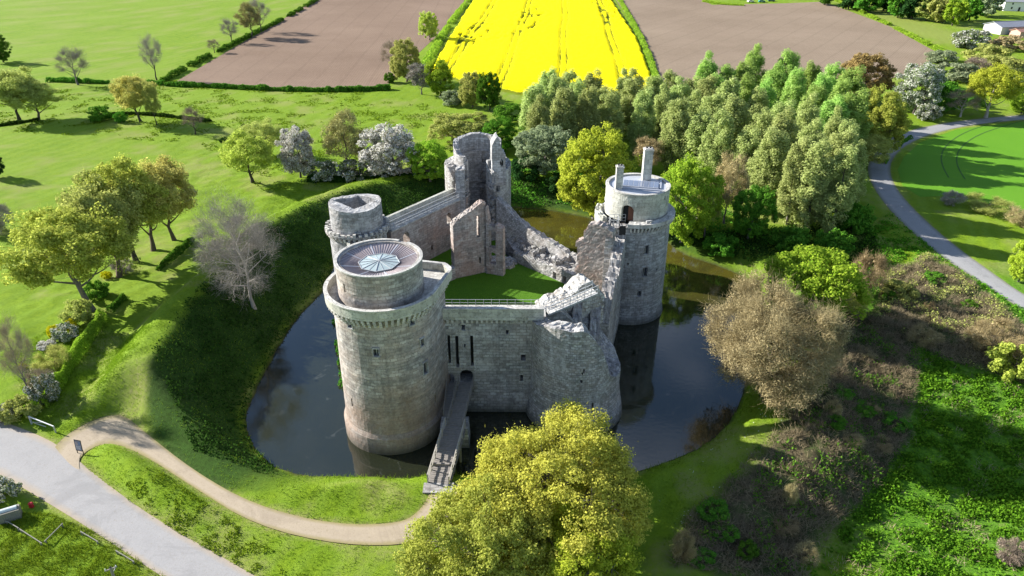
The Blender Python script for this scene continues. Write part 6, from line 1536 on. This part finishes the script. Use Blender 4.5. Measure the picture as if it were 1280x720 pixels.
def car(u, v, rot, body, lab, h=1.45, ln=4.2):
    x, y = G(u, v, 2); t = thing('parked_car', (x, y, gz(x, y)), lab, 'car', 'vehicles parked beyond the pale ploughed field', world=False); t.rotation_euler.z = rot
    l = ln / 2; prof = [(-l, .35), (-l, .85), (-l * .9, 1.0), (-l * .8, h), (l * .15, h), (l * .5, .98), (l * .97, .85), (l, .35)]; n = len(prof)
    V = [(a, -.85, b) for a, b in prof] + [(a, .85, b) for a, b in prof]
    F = [list(range(n)), list(range(2 * n - 1, n - 1, -1))] + [[i, i + n, (i + 1) % n + n, (i + 1) % n] for i in range(n)]
    mobj('body', np_mesh('body', V, F), body, t)
    for s in (-1, 1):
        m = MB(); yy = s * .86; m.quad((-l * .72, yy, 1.0), (l * .38, yy, 1.0), (l * .12, yy, h - .1), (-l * .7, yy, h - .1)); m.build('side_window', M_GLASSD, t)
        for a in (-l * .62, l * .62):
            V = []; k = 12
            for i in range(k): V += [(a + .33 * cos(2 * pi * i / k), s * .90, .33 + .33 * sin(2 * pi * i / k)), (a + .33 * cos(2 * pi * i / k), s * .68, .33 + .33 * sin(2 * pi * i / k))]
            mobj('wheel', np_mesh('wheel', V, [[2 * i, 2 * i + 1, (2 * i + 3) % (2 * k), (2 * i + 2) % (2 * k)] for i in range(k)] + [[2 * i for i in range(k)], [2 * i + 1 for i in range(k)][::-1]]), M_DARK, t)
car(938, 3, .3, M_WHITE, 'white car at the top edge beyond the pale ploughed field, nearer the rapeseed')
car(928, 0, .2, M_WHITE, 'tall white van at the top edge beyond the pale ploughed field', 2.1, 5)
car(952, 3, .1, simple('teal_paint', (.04, .22, .20), .4), 'teal car at the top edge beyond the pale ploughed field')
car(964, 2, .0, simple('dark_teal_paint', (.02, .11, .12), .4), 'dark teal car, rightmost of the vehicles at the top edge')
# ------------------------------------------------------------------ camera, sky, sun
cam = bpy.data.cameras.new('camera'); co = bpy.data.objects.new('camera', cam); COL.objects.link(co)
cam.sensor_width = 36; cam.lens = 36 * F_PX / 1280; cam.clip_end = 9000; cam.clip_start = 0.5
co.location = (0, 0, CAM_H); co.rotation_euler = (pi / 2 - TILT, 0, 0); SC.camera = co
SUN_EL = radians(25.5)
SDX, SDY = -0.935, 0.355         # towards the sun, on the ground plane
w = bpy.data.worlds.new('World'); SC.world = w; w.use_nodes = True; nt = w.node_tree; nt.nodes.clear()
sky = nt.nodes.new('ShaderNodeTexSky'); sky.sky_type = 'NISHITA'; sky.sun_disc = False; sky.sun_elevation = SUN_EL
sky.sun_rotation = atan2(SDX, SDY); sky.altitude = 60; sky.air_density = 1.0; sky.dust_density = 0.2; sky.ozone_density = 2.5
# thin broken cloud in the same sky, as the moat mirrors it
tc = nt.nodes.new('ShaderNodeTexCoord'); mp = nt.nodes.new('ShaderNodeMapping'); mp.inputs['Scale'].default_value = (1, 1, 2.2)
nz = nt.nodes.new('ShaderNodeTexNoise'); nz.inputs['Scale'].default_value = 2.6; nz.inputs['Detail'].default_value = 6
rp = nt.nodes.new('ShaderNodeValToRGB'); rp.color_ramp.elements[0].position = 0.5; rp.color_ramp.elements[1].position = 0.72
rp.color_ramp.elements[1].color = (0.6, 0.6, 0.6, 1)
mx = nt.nodes.new('ShaderNodeMix'); mx.data_type = 'RGBA'; mx.inputs[7].default_value = (8.0, 8.6, 10.0, 1)
bg = nt.nodes.new('ShaderNodeBackground'); bg.inputs[1].default_value = 0.07
ow = nt.nodes.new('ShaderNodeOutputWorld')
L = nt.links.new
L(tc.outputs['Generated'], mp.inputs[0]); L(mp.outputs[0], nz.inputs['Vector']); L(nz.outputs['Fac'], rp.inputs[0]); L(rp.outputs[0], mx.inputs[0])
L(sky.outputs[0], mx.inputs[6]); L(mx.outputs[2], bg.inputs[0]); L(bg.outputs[0], ow.inputs[0])
sl = bpy.data.lights.new('sun', 'SUN'); sl.energy = 5.0; sl.angle = radians(0.5); sl.color = (1.0, 0.955, 0.88)
so = bpy.data.objects.new('sun', sl); COL.objects.link(so)
sd_ = Vector((SDX * cos(SUN_EL) / hypot(SDX, SDY), SDY * cos(SUN_EL) / hypot(SDX, SDY), sin(SUN_EL)))
so.rotation_euler = sd_.to_track_quat('Z', 'Y').to_euler(); so.location = (-60, 40, 80)
SC.view_settings.view_transform = 'Standard'; SC.view_settings.look = 'None'; SC.view_settings.exposure = 1.38; SC.view_settings.gamma = 1
SC.cycles.max_bounces = 6; SC.cycles.diffuse_bounces = 2; SC.cycles.glossy_bounces = 2; SC.cycles.transmission_bounces = 3; SC.cycles.transparent_max_bounces = 6
SC.cycles.use_denoising = True; SC.cycles.use_adaptive_sampling = True; SC.cycles.sample_clamp_indirect = 6
